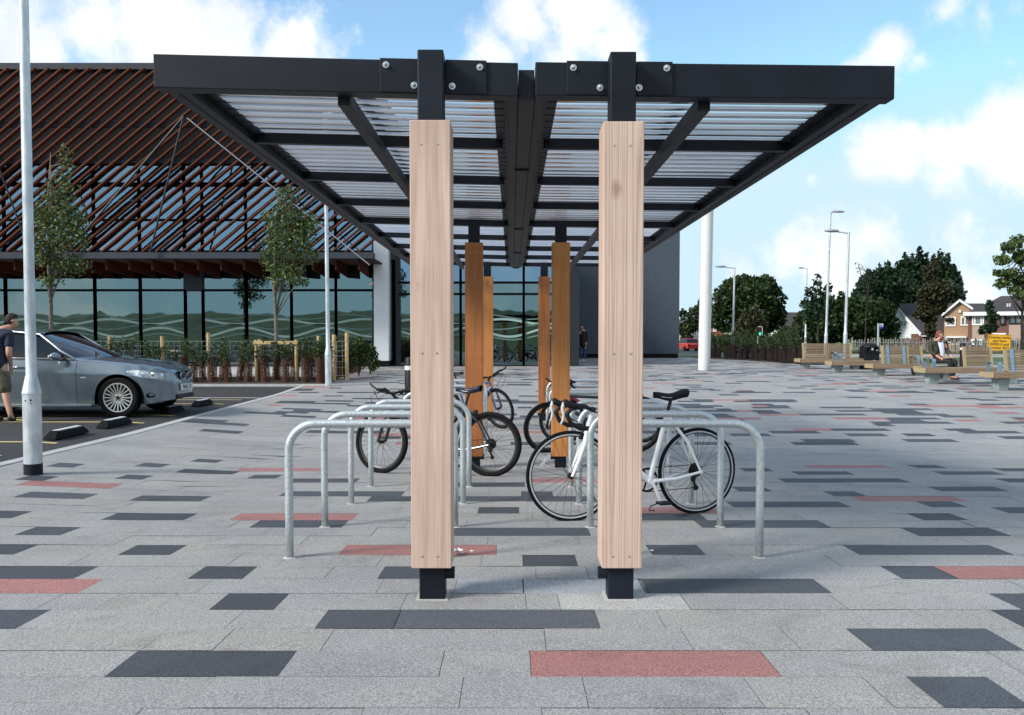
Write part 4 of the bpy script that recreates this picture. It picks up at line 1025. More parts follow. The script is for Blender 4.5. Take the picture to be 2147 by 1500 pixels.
# row of guarded saplings beyond the right side of the plaza
n = 25
for i in range(n):
    u = i/(n-1); Y = lerp(44.2, 34.6, u); px = lerp(1488, 1686, u)+rnd.uniform(-2, 2); 
    place_sap(WX(px, Y), Y+rnd.uniform(-.2, .5), 'sapling in a dark mesh guard in the row between white pillar and benches', 'saplings between the pillar and the benches', 1.12, True)
b = MB()
rows = [[Vector((lerp(9.4, 12.2, u)+dx, lerp(45, 34, u)+.6*(dx > 0), g(10, lerp(45, 34, u))+.03)) for dx in (-.2, .9, 1.6)] for u in [k/12 for k in range(13)]]
b.grid(rows); tag(b.build('planting_strip', M_soil), kind='structure')
# ------- distant trees: (name,label,px,Y,lobes in pixels,n,size,mat)
def far_tree(name, label, px, Y, crown, n, size, lm, tr=.25, limbs=6, seed=1, base=None, group=None, shell=.45, bm=None):
    X = WX(px, Y); z = g(X, Y); s = Y/F; lob = []
    rg = random.Random(seed)
    for c in crown:
        p = W(c[0], c[1], Y); dy = rg.uniform(-.4, .4)*c[2]*s; lob.append(((p.x-X, dy, p.z-z), (c[2]*s, c[2]*s*.9, c[3]*s)))
    tz = max(l[0][2] for l in lob)
    tree(name, label, X, Y, lob, n, size, lm, tr, [(0, 0, -.3), (0, .1, tz*.4), (.1, 0, tz*.75), (.1, 0, tz)], limbs, seed, bm or M_barkd, group=group, shell=shell)
far_tree('oak_tree', 'large round dark green tree behind the white pillar', 1570, 82, [(1570, 640, 55, 52), (1530, 630, 38, 40), (1612, 635, 34, 42), (1560, 600, 40, 24), (1600, 600, 28, 22), (1515, 665, 30, 34), (1625, 665, 22, 28), (1585, 690, 40, 30), (1540, 605, 26, 20)], 9500, .42, LF_dark, .3, 14, 31)
far_tree('bush_tree', 'brownish small tree under the round tree, behind the traffic light', 1572, 76, [(1572, 690, 34, 42), (1560, 725, 28, 22), (1590, 725, 28, 22)], 2500, .34, LF_brown, .2, 4, 32)
far_tree('hedge_tree', 'low dark tree left of the white pillar', 1472, 100, [(1460, 668, 20, 28), (1478, 640, 16, 22), (1440, 690, 18, 16), (1432, 660, 8, 12)], 1600, .42, LF_mid, .2, 3, 33)
far_tree('slender_tree', 'young open-crowned tree rising above the hedge beside the tall lamp', 1716, 62, [(1715, 590, 10, 18), (1702, 615, 16, 14), (1728, 612, 16, 16), (1690, 640, 12, 14), (1716, 640, 26, 18), (1700, 658, 22, 12), (1738, 600, 8, 8)], 700, .30, LF_con, .1, 12, 34, shell=.3)
far_tree('dense_tree', 'broad dark tree mass behind the left bench', 1770, 72, [(1742, 632, 12, 12), (1800, 628, 10, 12), (1765, 622, 8, 12), (1750, 680, 60, 42), (1800, 665, 50, 46), (1700, 680, 34, 34), (1720, 650, 28, 24), (1830, 700, 44, 34), (1850, 660, 30, 34), (1770, 650, 34, 24), (1860, 690, 26, 40), (1690, 715, 30, 22)], 11000, .38, LF_dark, .3, 8, 35)
far_tree('conifer_tree', 'dark conifer with ragged top left of the white gabled house', 1850, 96, [(1835, 600, 38, 34), (1815, 615, 22, 28), (1862, 585, 24, 28), (1850, 630, 44, 40), (1885, 600, 30, 34), (1822, 585, 6, 20), (1845, 572, 6, 20), (1862, 560, 6, 18), (1880, 566, 6, 18), (1798, 618, 12, 6), (1806, 600, 7, 14)], 5400, .5, LF_con, .3, 6, 36)
far_tree('conifer_tree', 'tall dark conifer behind the white gabled house', 1915, 112, [(1905, 590, 32, 42), (1900, 560, 20, 22), (1930, 570, 24, 34), (1930, 610, 50, 40), (1890, 620, 30, 30), (1898, 545, 5, 18), (1912, 548, 5, 20), (1928, 538, 6, 22), (1942, 548, 5, 18)], 5200, .6, LF_con, .3, 6, 37)
far_tree('conifer_tree', 'dark conifer at the right end of the conifer row', 1985, 112, [(1985, 590, 26, 40), (2000, 605, 16, 30), (1970, 575, 20, 30), (1980, 625, 34, 34), (1972, 545, 6, 22), (1985, 550, 6, 20), (2000, 572, 6, 20), (2012, 595, 5, 18), (2010, 620, 7, 16)], 4600, .6, LF_con, .3, 6, 38)
far_tree('bronze_tree', 'tall bronze-green tree standing in front of the white gabled house', 1957, 60, [(1957, 548, 6, 14), (1950, 575, 15, 22), (1962, 608, 26, 26), (1940, 618, 18, 22), (1950, 652, 22, 26), (1930, 660, 14, 9), (1968, 638, 17, 20), (1950, 690, 12, 20), (1990, 672, 10, 5), (1938, 640, 14, 16)], 5200, .26, LF_brown, .2, 12, 39, shell=.2)
far_tree('thin_tree', 'almost bare slender young tree behind the bin', 1816, 52, [(1812, 575, 12, 25), (1818, 640, 7, 30), (1800, 560, 8, 15)], 50, .12, LF_brown, .06, 26, 40, shell=.1)
far_tree('sapling_tree', 'small dark young tree in front of the brick house', 2076, 58, [(2074, 645, 9, 16), (2078, 665, 13, 12), (2066, 690, 15, 10), (2085, 685, 10, 12), (2058, 697, 8, 5)], 900, .22, LF_con, .08, 10, 41, shell=.2)
far_tree('edge_tree', 'young tree with loose leafy branches at the right picture edge', 2145, 34, [(2135, 505, 16, 14), (2112, 520, 18, 13), (2140, 540, 20, 18), (2098, 545, 18, 12), (2120, 575, 22, 13), (2105, 595, 18, 12), (2150, 590, 24, 20), (2090, 573, 12, 8), (2125, 610, 15, 9), (2170, 540, 30, 40), (2145, 620, 20, 10)], 3000, .15, LF_young, .07, 34, 42, shell=.15)
far_tree('pine_tree', 'small dark tree peeping over the roofs far right', 2038, 125, [(2030, 612, 14, 10)], 10, .4, LF_con, .1, 0, 43) if 0 else None
# low bushes along the road
bl = [(1640, 720, 28, 24), (1668, 712, 26, 30), (1610, 728, 22, 18), (1545, 728, 20, 16), (1520, 715, 18, 12), (1440, 712, 14, 12), (1700, 730, 24, 20), (1650, 700, 18, 16), (1495, 716, 14, 10)]
wd = ['behind the saplings at their middle', 'left of the far left bench', 'right of the traffic light', 'beside the parked cars', 'in front of the red brick house', 'beside the red car', 'behind the far left bench', 'highest above the saplings', 'left of the red brick house']
for i, (px, py, rx, ry) in enumerate(bl):
    Y = 66+i*1.5 if i != 5 else 112; X = WX(px, Y); z = g(X, Y); s = Y/F
    t = thing('bush', 'rounded green roadside bush '+wd[i], 'bush', (X, Y, z), 0, 'roadside bushes'); r2 = random.Random(i+60); zc = WZ(py, Y)-z
    b = MB(); b.tube([(0, 0, -.2), (.1, 0, zc)], [.12, .04], 6); b.tube([(0, 0, .1), (-.4, .1, zc)], [.08, .03], 6); b.build('stem', M_barkd, t)
    leaves(1300, [((0, 0, zc), (rx*s, rx*s, ry*s)), ((rx*s*.5, -.3, zc*.6), (rx*s*.7, rx*s*.7, ry*s*.8)), ((-rx*s*.5, 0, zc*.5), (rx*s*.7, rx*s*.7, ry*s*.7))], .3, r2, .5).build('foliage', LF_mid if i % 2 else LF_shrub, t)
# ================================================================== lamp columns and pillar
def lamp_post(label, X, Y, top, r0, r1, hb, head=None, black=False, tag_=None):
    z = g(X, Y); t = thing('street_lamp', label, 'street lamp', (X, Y, z), 0, 'lamp columns'); H = top-z
    b = MB(); b.lathe([(r0, -.05), (r0, hb), (r0+.004, hb+.002), (r0+.004, hb+.02), (r0, hb+.03), (r1+.006, hb+.17), (r1, hb+.19), (r1*.97, hb+.9), (r1*.9, min(H, hb+3)), (r1*.78, H)], 24); b.build('column', M_lamp, t, smooth=True)
    if black:
        b = MB(); b.lathe([(r0+.0015, -.03), (r0+.0015, .115)], 24); b.build('painted_base', M_black, t, smooth=True)
        b = MB(); b.lathe([(r0+.003, .33), (r0+.003, .335)], 24); b.build('door_seam', M_lamp, t)
        b = MB()
        for q in ((-.018, .74, .009), (.03, .745, .012), (.035, .71, .006), (.025, .725, .005)):
            b.lathe([(q[2], 0), (q[2]*.8, .003)], 9, Matrix.Translation((q[0], -math.sqrt(r0*r0-q[0]**2)+.001, q[1])) @ Matrix.Rotation(R(90), 4, 'X'))
        b.build('lock', M_dark, t)
    if head:
        d, ln = head   # direction sign, arm length
        b = MB(); b.tube([(0, 0, H-.05), (d*ln, 0, H)], r1*.5, 8); b.build('arm', M_lamp, t, smooth=True)
        b = MB(); L_ = .75*tag_ if tag_ else .75
        rows = []
        for i in range(9):
            u = i/8; w = .16*math.sin(PI*min(1, .15+u*.8)); rows.append([Vector((d*(ln+u*L_), w*math.cos(a), H+.02+.09*math.sin(a)*(1 if math.sin(a) > 0 else .5)*(.4+.6*math.sin(PI*min(1, .2+u*.7))))) for a in [2*PI*k/10 for k in range(11)]])
        b.grid(rows); b.build('lantern', mat('lantern_grey', (.30, .32, .35), .5), t, smooth=2)
    return t
pb = G(70, 996)
lamp_post('near galvanised lamp column with black painted base by the car park kerb', pb.x, pb.y, 8.0, .084, .050, .80, (-1, .5), True)
p = G(689, 806); lp = lamp_post('slim pale lamp column standing at the end of the planting bed', WX(688, 21.95), 21.95, 7.0, .082, .052, .80, (1, .2))
lp.rotation_euler = (0, R(-.3), 0)
def far_lamp(label, px, pyt, Y, head, r1=.07, sc_=1.0, dx=0):
    X = WX(px, Y); t = lamp_post(label, X, Y, WZ(pyt, Y), r1*1.35, r1, 1.2, head, tag_=sc_); return t
t = far_lamp('tall grey street lamp with short head, behind the two-lamp pair', 1731, 445, 52, (1, .15), .075, .9); t.rotation_euler = (0, R(1.3), 0)
t = far_lamp('grey street lamp with wide flat head above the bin', 1771, 487, 36, (-1, .45), .06, .75); t.rotation_euler = (0, R(1.2), 0)
t = far_lamp('grey street lamp with left-pointing head in front of the round tree', 1536, 561, 52, (-1, .55), .06, .85); t.rotation_euler = (0, R(.9), 0)
t = far_lamp('distant slim street lamp beside the slender tree', 1688, 563, 78, (-1, .35), .055, .6); t.rotation_euler = (0, R(.8), 0)
far_lamp('low pale signal mast behind the left end of the far bench', 1689, 680, 60, None, .06)
PX = WX(1476.5, 29.6); pz = g(PX, 29.6)
t = thing('round_pillar', 'tall round white painted pillar standing on the plaza before the grey wall', 'pillar', (PX, 29.6, pz)); t.rotation_euler = (0, R(.8), 0)
b = MB(); b.lathe([(.205, -.05), (.205, 6.6)], 40); b.build('shaft', M_white, t, smooth=True)
b = MB(); b.box(-.4, .4, -.4, .4, 6.6, 6.72); b.build('cap_plate', M_fascia, t)

# ================================================================== bollards, bin, wheel stops
M_bollard = mat('black_bollard', (.007, .007, .010), .5, 0, .2, 20, spec=.25)
def bollard(px, Y, label, h=1.0, r=.075):
    X = WX(px, Y); t = thing('bollard', label, 'bollard', (X, Y, g(X, Y)), 0, 'black bollards with a white band')
    b = MB(); b.lathe([(r, -.02), (r, h-.04), (r*.8, h-.01), (r*.3, h)], 18); b.build('post', M_bollard, t, smooth=True)
    b = MB(); b.lathe([(r+.003, h*.78), (r+.003, h*.85)], 18); b.build('reflective_band', M_white, t, smooth=True)
bollard(365, 24.2, 'black bollard with white band in the planting bed in front of the car bonnet', .98, .09)
bollard(860, 15.6, 'black bollard half hidden behind the left front post', 1.08, .1)
bollard(2019, 27.5, 'black bollard with white band to the right of the seated man', .98, .085)
X = WX(1823, 30.5); z = g(X, 30.5)
t = thing('litter_bin', 'black litter bin with domed hood between the benches', 'litter bin', (X, 30.5, z))
b = MB(); b.box(-.27, .27, -.25, .25, 0, .58); b.build('body', M_bollard, t, bevel=.03)
b = MB(); b.box(-.285, .285, -.265, .265, .58, .63); b.box(-.26, -.17, -.24, .24, .63, .80); b.box(.17, .26, -.24, .24, .63, .80); b.box(-.1, .1, -.24, .24, .63, .80); b.build('aperture', M_bollard, t, bevel=.01)
b = MB(); b.lathe([(.30, .79), (.285, .84), (.22, .89), (.1, .925), (.02, .93)], 24); b.build('hood', M_bollard, t, smooth=True)
for q in ((-.035, .035, -.268, -.2665, .68, .76), (.13, .2, -.268, -.2665, .66, .69), (.03, .1, -.2535, -.2515, .22, .33)):
    b = MB(); b.box(*q); b.build('sticker', mat('sticker', (.45, .46, .48), .5), t)
# wheel stops
M_rub = mat('recycled_rubber', (.009, .009, .010), .85, 0, .3, 40, .4, 100, spec=.15)
for i, (y0, y1) in enumerate(((8.6, 9.35), (10.95, 11.85), (12.35, 13.2), (14.75, 15.5), (16.2, 17.0))):
    X = -5.93 if i < 3 else -6.0; z = g(X, y0)
    t = thing('wheel_stop', 'black rubber wheel stop with white top, %s along the kerb' % ['nearest, cut by the left edge', 'second nearest', 'third nearest', 'fourth, under the car bumper', 'farthest'][i], 'wheel stop', (X, (y0+y1)/2, z), 0, 'wheel stops at the head of the bays')
    h = (y1-y0)/2; b = MB(); vs = []
    for (zz, w, l) in ((0, .085, h), (.05, .075, h-.05), (.105, .045, h-.12)): vs += [(-w, -l, zz), (w, -l, zz), (w, l, zz), (-w, l, zz)]
    b.add(vs, [(3, 2, 1, 0), (0, 1, 5, 4), (1, 2, 6, 5), (2, 3, 7, 6), (3, 0, 4, 7), (4, 5, 9, 8), (5, 6, 10, 9), (6, 7, 11, 10), (7, 4, 8, 11), (8, 9, 10, 11)])
    b.build('block', M_rub, t, bevel=.006)
    b = MB(); b.box(-.036, .036, -h+.14, h-.14, .1055, .1085); b.box(.0465, .049, -h+.14, h-.14, .098, .102); b.build('reflector', mat('reflector_white', (.7, .74, .78), .4), t)

# ================================================================== benches
M_bw = wood_mat('bench_hardwood', (.15, .10, .06), (.25, .175, .11), (.31, .235, .155), .3, axis=0, bands=10)
M_bwe = mat('bench_end_grain', (.34, .27, .155), .7, 0, .15, 20)
M_bst = mat('bench_steel_arm', (.25, .36, .46), .35, .6, .15, 12)
M_leg = mat('galvanised_bench_leg', (.26, .31, .30), .7, .1, .25, 10)
def bench(label, px0, px1, Y, py_top, backs, arms, legs, rz, dep=.62, strap=()):
    X0, X1 = WX(px0, Y), WX(px1, Y); Xc = (X0+X1)/2; z = g(Xc, Y); H = WZ(py_top, Y)-z
    t = thing('timber_bench', label, 'bench', (Xc, Y, z), R(rz), 'timber benches on the plaza')
    s0, s1 = X0-Xc, X1-Xc; th = .14
    b = MB(); n = 6
    for i in range(n):
        w = dep/n; y = -dep/2+i*w; b.box(s0+(0 if i else .0), s1, y+.004, y+w-.004, H-(.14 if i in (0, n-1) else .09), H)
    b.build('seat', M_bw, t, bevel=.006)
    for q in ((s0-.012, s0-.002), (s1+.002, s1+.012)):
        b = MB(); b.box(q[0], q[1], -dep/2-.01, dep/2, H-.13, H-.01); b.build('end_board', M_bwe, t)
    for (a, c, side) in backs:
        a_, c_ = WX(a, Y)-Xc, WX(c, Y)-Xc; hb = .52; sgn = side
        b = MB()
        for k in range(9):
            q = .03+k*.057; y = sgn*(dep*.20+q*.18); b.box(a_, c_, y-.018, y+.018, H+q, H+q+.043)
        k_ = b.build('backrest', M_bw, t)
        b = MB()
        for x in [a_, c_, (a_+c_)/2] if abs(c_-a_) > 1.2 else [a_, c_]:
            b.beam((x, sgn*dep*.20, H), (x, sgn*(dep*.20+.1), H+hb+.03), .07, .05)
        b.build('back_post', M_bwe, t)
    for (a, side) in strap:
        x = WX(a, Y)-Xc; b = MB(); b.beam((x, side*dep*.2-.045, H-.02), (x, side*(dep*.2+.1)-.045, H+.55), .09, .012, Vector((0, 1, 0))); b.build('back_strap', M_bst, t)
    for a in arms:
        x = WX(a, Y)-Xc; b = MB(); q = .26
        pts = [Vector((x, -q, H)), Vector((x, -q, H+.17))]+arc((x, -q+.07, H+.17), .07, PI, PI/2, 4, 'yz')[1:]+arc((x, q-.07, H+.17), .07, PI/2, 0, 4, 'yz')+[Vector((x, q, H))]
        for i in range(len(pts)-1): b.beam(pts[i], pts[i+1], .085, .012, Vector((0, 0, 1)) if abs((pts[i+1]-pts[i]).normalized().z) < .9 else Vector((0, 1, 0)))
        rows = [[p+Vector((dx, 0, 0)) for dx in (-.05, .05)] for p in pts]; b = MB(); b.grid(rows); o = b.build('armrest', M_bst, t); so = o.modifiers.new('s', 'SOLIDIFY'); so.thickness = .012
    for a in legs:
        x = WX(a, Y)-Xc; b = MB(); w0, w1 = .115, .15
        b.add([(x+sx*w, y, zz) for zz, w, d in ((0, w0, .12), (H-.14, w1, .16)) for y in (-d, d) for sx in (-1, 1)], [(0, 1, 3, 2), (4, 6, 7, 5), (0, 4, 5, 1), (2, 3, 7, 6), (0, 2, 6, 4), (1, 5, 7, 3)])
        b.build('leg', M_leg, t, bevel=.01)
    return t
bench('timber bench with a full slatted back, farthest left on the plaza', 1672, 1812, 30.6, 752, [(1688, 1738, 1), (1739, 1787, 1)], [1747], [1689, 1793], 0)
bench('low backless timber bench in front of the black bin', 1738, 1858, 28.2, 757, [], [1757], [1756], 0)
bench('timber bench with leaning slatted back and two steel straps left of the seated man', 1823, 1942, 26.2, 763, [(1856, 1905, 1), (1908, 1938, 1)], [1918], [1844, 1925], 0, strap=((1866, 1), (1900, 1)))
bench('timber bench in front of the seated man with a slatted back at its right', 1930, 2078, 22.6, 771, [(2030, 2086, 1)], [1949], [1955, 2120], 0)
bench('nearest timber bench cut by the right picture edge', 2070, 2250, 20.8, 780, [(2118, 2220, 1)], [2086], [2100, 2215], 0, strap=((2130, 1),))
bench('timber bench the man with the red beard is sitting on', 1925, 2010, 24.6, 768, [], [], [1985], 0, dep=.5)

# ================================================================== signs
def text_mesh(name, body, size, m, parent, loc, rot, align='CENTER', ex=.002):
    cu = bpy.data.curves.new(name, 'FONT'); cu.body = body; cu.size = size; cu.align_x = align; cu.align_y = 'CENTER'; cu.extrude = ex
    tmp = bpy.data.objects.new(name+'_tmp', cu); COL.objects.link(tmp)
    dg = bpy.context.evaluated_depsgraph_get(); me = bpy.data.meshes.new_from_object(tmp.evaluated_get(dg)); bpy.data.objects.remove(tmp)
    me.materials.clear(); me.materials.append(m); o = bpy.data.objects.new(name, me); COL.objects.link(o); o.parent = parent; o.location = loc; o.rotation_euler = rot
    return o
M_ysign = mat('yellow_sign', (.80, .42, .012), .45, 0, .05, 3)
M_ink = mat('black_lettering', (.02, .018, .015), .6)
Y = 31.0; X = WX(2094, Y); z = g(X, Y)
t = thing('roadworks_sign', 'yellow roadworks notice board with black lettering behind the right benches', 'sign', (X, Y, z)); t.rotation_euler = (0, R(2), R(2))
zc = WZ(719, Y)-z; hw, hh = .41, .285
b = MB(); b.box(-hw-.012, hw+.012, .003, .02, zc-hh-.012, zc+hh+.012); b.build('board', M_ysign, t, bevel=.01)
b = MB()
for a in (-1, 1): b.box(a*(hw+.0)-.006, a*hw+.006, -.002, .002, zc-hh, zc+hh); b.box(-hw, hw, -.002, .002, zc+a*hh-.006, zc+a*hh+.006)
b.build('border', mat('sign_border', (.10, .05, .01), .6), t)
for i, s_ in enumerate(('Footway works', 'start here', '07/09/15 until', 'October 2015')):
    text_mesh('lettering', s_, .125, M_ink, t, (0, -.001, zc+.19-i*.125), (R(90), 0, 0))
b = MB()
for a in (-.3, .3): b.tube([(a, .045, -.05), (a, .045, zc+hh)], .025, 8)
b.build('post', M_galv, t)
Y = 40; X = WX(1841, Y); z = g(X, Y)
t = thing('bus_stop_flag', 'slim grey pole with small blue and white bus stop flag right of the bin', 'bus stop sign', (X, Y, z))
b = MB(); b.tube([(0, 0, -.05), (0, 0, WZ(678, Y)-z)], .045, 10); b.build('pole', M_galv, t, smooth=True)
za, zm, zb_ = [WZ(q, Y)-z for q in (679, 685, 689)]
b = MB(); b.box(.05, .23, -.01, .01, zm, za); b.build('flag', M_white, t)
b = MB(); b.box(.05, .23, -.011, .011, zb_, zm-.003); b.box(.09, .19, -.0125, -.0105, zm+.03, zm+.08); b.build('blue_panel', mat('blue_panel', (.02, .03, .35), .5), t)
Y = 70; X = WX(1589, Y); z = g(X, Y)
t = thing('traffic_light', 'black traffic signal with white edge showing green', 'traffic light', (X, Y, z))
b = MB(); b.tube([(0, 0, -.1), (0, 0, WZ(705, Y)-z)], .06, 8); b.build('pole', M_lamp, t)
z0, z1 = WZ(703, Y)-z, WZ(686, Y)-z
b = MB(); b.box(-.05, .33, 0, .2, z0, z1); b.build('housing', M_plastic, t, bevel=.02)
b = MB(); b.box(.33, .38, 0, .02, z0-.04, z1+.05); b.box(.0, .38, 0, .02, z1+.002, z1+.05); b.box(.05, .38, 0, .02, z0-.05, z0-.003); b.build('backing_edge', M_white, t)
b = MB(); b.ell((.15, -.01, z0+.13), .1, .03, .1); b.build('green_lamp', mat('green_signal_light', (.02, .9, .45), .4, emit=1.6), t)
b = MB(); b.ell((.15, -.01, z0+.36), .09, .03, .09); b.ell((.15, -.01, z0+.56), .09, .03, .09); b.build('unlit_lamp', mat('unlit_lens', (.06, .01, .01), .3), t)

# ================================================================== chestnut paling fence
M_pale = mat('grey_chestnut_pale', (.20, .19, .165), .85, 0, .35, 4, c2=(.40, .38, .33))
t = thing('paling_fence', 'uneven grey chestnut paling fence in front of the houses', 'fence', (30, 56, g(30, 56)))
b = MB(); r2 = random.Random(8); x = WX(1788, 56)-30
while x < WX(2260, 56)-30:
    h = 1.02*r2.uniform(.85, 1.12); lx = r2.uniform(-.06, .06); w = r2.uniform(.03, .05); Yo = r2.uniform(-.05, .05)
    b.beam((x, Yo, -.1), (x+lx, Yo+r2.uniform(-.05, .1), h), w*1.4, .03, Vector((0, 1, 0))); x += .095
b.build('pales', M_pale, t)
b = MB()
for zz in (.25, .8): b.tube([(WX(1788, 56)-30, -.04, zz), (WX(2260, 56)-30, -.04, zz)], .012, 5)
b.build('wire', M_galv, t)
for k in range(9):
    b = MB(); x = lerp(WX(1788, 56), WX(2250, 56), k/8)-30; b.tube([(x, .08, -.1), (x, .08, 1.15)], .05, 8); b.build('post', M_pale, t)
# tufts in front of the fence
b = MB(); r2 = random.Random(4)
for i in range(2600):
    px = r2.uniform(1786, 2230); Yt = r2.uniform(53.2, 55.9); X = WX(px, Yt); zz = g(X, Yt); h = r2.uniform(.08, .34)*(1.3 if math.sin(px*.05) > .3 else .7); q = r2.uniform(-.12, .12)
    b.add([(X-.03, Yt, zz-.02), (X+.03, Yt, zz-.02), (X+q, Yt+.05, zz+h)], [(0, 1, 2)])
tag(b.build('rough_grass', leaf_mat('rough_grass_blades', (.05, .08, .02), (.12, .14, .05)), None), 'rough grass tufts along the foot of the paling fence', 'grass', kind='stuff')

# ================================================================== houses
M_roof = mat('brown_roof_tiles', (.045, .040, .042), .85, 0, .15, 3, .4, 14, stretch=(1, 1, 3))
M_brick = mat('red_brown_brick', (.13, .062, .045), .85, 0, .2, 12, c2=(.19, .095, .07))
M_tan = mat('tan_brick', (.36, .235, .14), .85, 0, .12, 10)
M_tan2 = mat('tan_render', (.40, .31, .23), .85, 0, .06, 5)
M_pink = mat('pinkish_render', (.42, .31, .25), .85, 0, .05, 5)
M_wb = mat('white_weatherboard', (.74, .75, .74), .6, 0, .03, 5)
M_pane = mat('window_pane', (.05, .065, .07), .08, 0, .5, .7, c2=(.22, .26, .26), spec=.8)
M_redbrick = mat('orange_red_brick', (.30, .10, .06), .85, 0, .15, 8)
M_upvc = mat('white_window_frame', (.80, .80, .78), .4, 0, .03, 5)
def hwin(parent, O, x0, x1, z0, z1, y, split=(), m=None, frame=.07):
    b = MB(); b.box(x0-O.x, x1-O.x, y-O.y-.03, y-O.y+.02, z0-O.z, z1-O.z); w = b.build('window', M_pane, parent)
    b = MB(); xs = [x0, x1]+[lerp(x0, x1, q) for q in split]
    for x in xs: b.box(x-frame/2-O.x, x+frame/2-O.x, y-O.y-.07, y-O.y+.03, z0-O.z-frame/2, z1-O.z+frame/2)
    for z_ in (z0, z1): b.box(x0-O.x, x1-O.x, y-O.y-.068, y-O.y+.03, z_-O.z-frame/2, z_-O.z+frame/2)
    b.build('frame', m or M_upvc, w)
def hpx(px, py, Y): p = W(px, py, Y); return p.x, p.z
# white gabled house: ridge along x, gable end facing left
Xl = 44.3; Ye = 92.7; Yr = 99.0; Yb = 105.3
O = Vector((Xl, Yr, g(Xl, Yr)))
h1 = thing('gabled_house', 'white boarded gable house with steep brown roof behind the seated man', 'house', O)
zr = WZ(640, Yr); ze = WZ(700, Ye); zm_ = WZ(710, 95); xr = 54.0
b = MB(); b.prism([(Ye-Yr, ze-O.z), (Yb-Yr, ze-O.z), (0, zr-O.z)], 0, xr-Xl, lambda u, v, d: Vector((d, u, v-.02))); b.build('gable_wall', M_wb, h1)
b = MB(); b.box(.05, xr-Xl, Ye-Yr+.6, Yb-Yr, -1, ze-O.z-.03); b.build('wall', M_brick, h1)
b = MB(); b.box(-.02, .04, -3.6, 5.5, zm_-O.z, ze-O.z+.1); b.build('weatherboard', M_wb, h1)
b = MB()
for sgn, ye in ((-1, Ye), (1, Yb)):
    n = Vector((0, 0, .14)); a0 = Vector((-.35, 0, zr-O.z+.05)); a1 = Vector((xr-Xl+.3, 0, zr-O.z+.05)); dd = Vector((0, ye-Yr, ze-zr)); dd = dd*(1.06)
    b.add([a0, a1, a1+dd, a0+dd, a0+n, a1+n, a1+dd+n, a0+dd+n], [(0, 1, 2, 3), (7, 6, 5, 4), (0, 4, 5, 1), (1, 5, 6, 2), (2, 6, 7, 3), (3, 7, 4, 0)])
b.build('roof', M_roof, h1)
b = MB()
for ye in (Ye, Yb): b.beam((-.38, 0, zr-O.z+.08), (-.38, (ye-Yr)*1.06, zr-O.z+.08+(ze-zr)*1.06), .08, .32)
b.beam((-.3, (Ye-Yr)*1.06, ze-O.z-.25), (xr-Xl, (Ye-Yr)*1.06, ze-O.z-.25), .12, .14)
b.build('bargeboard', M_wb, h1)
zz0, zz1 = WZ(686, 96.8), WZ(672, 96.8)
b = MB(); b.box(-.08, .0, 96.2-Yr, 98-Yr, zz0-O.z, zz1-O.z); w_ = b.build('window', M_upvc, h1); b = MB(); b.box(-.1, -.07, 96.4-Yr, 97.05-Yr, zz0-O.z+.1, zz1-O.z-.1); b.box(-.1, -.07, 97.15-Yr, 97.8-Yr, zz0-O.z+.1, zz1-O.z-.1); b.build('pane', M_pane, w_)
# tan gabled house facing the camera
Y = 90; x0, _ = hpx(1979, 700, Y); x1, _ = hpx(2034, 700, Y); xa, za = hpx(2012, 632, Y); _, ze0 = hpx(1979, 657, Y); _, ze1 = hpx(2036, 648, Y)
O = Vector(((x0+x1)/2, Y, g(x0, Y))); h2 = thing('tan_house', 'tan brick house with white edged gable facing the plaza', 'house', O)
def H2(x, z, d): return Vector((x-O.x, d, z-O.z))
b = MB(); b.prism([(x0, O.z-1), (x1, O.z-1), (x1, ze1), (xa, za), (x0, ze0)], 0, 8, H2); b.build('wall', M_tan, h2)
b = MB(); b.prism([(x0-.25, ze0-.2), (xa, za+.05), (xa, za+.28), (x0-.25, ze0+.05)], -.3, 8, H2); b.prism([(xa, za+.05), (x1+.2, ze1-.05), (x1+.2, ze1+.18), (xa, za+.28)], -.3, 8, H2); b.build('roof', M_roof, h2)
b = MB(); b.prism([(x0-.3, ze0-.35), (xa, za-.05), (xa, za+.22), (x0-.3, ze0-.06)], -.36, -.305, H2); b.prism([(xa, za-.05), (x1+.25, ze1-.2), (x1+.25, ze1+.08), (xa, za+.22)], -.36, -.305, H2); b.build('bargeboard', M_wb, h2)
for (a, c, e, f_, sp) in ((1984, 2003, 666, 683, (.5,)), (2016, 2032, 665, 682, (.5,)), (1982, 1995, 711, 718, ()), (1994, 2010, 710, 722, (.33, .66))):
    xa_, z1 = hpx(a, e, Y-.05); xb_, z0 = hpx(c, f_, Y-.05); hwin(h2, O, xa_, xb_, z0, z1, Y-.02, sp, frame=.14)
b = MB(); xa_, z1 = hpx(1988, 705, Y-.5); xb_, z0 = hpx(2031, 709, Y-.5); b.box(xa_-O.x, xb_-O.x, -.7, -.02, z0-O.z, z1-O.z); b.build('porch', M_wb, h2)
b = MB(); xa_, z1 = hpx(2019, 711, Y); xb_, z0 = hpx(2030, 728, Y); b.box(xa_-O.x, xb_-O.x, -.1, -.01, z0-O.z, z1-O.z); b.build('door', M_wb, h2)
b = MB(); xa_, z1 = hpx(2010, 651, Y); xb_, z0 = hpx(2015, 656, Y); b.box(xa_-O.x, xb_-O.x, -.15, -.01, z0-O.z, z1-O.z); b.build('alarm_box', M_wb, h2)
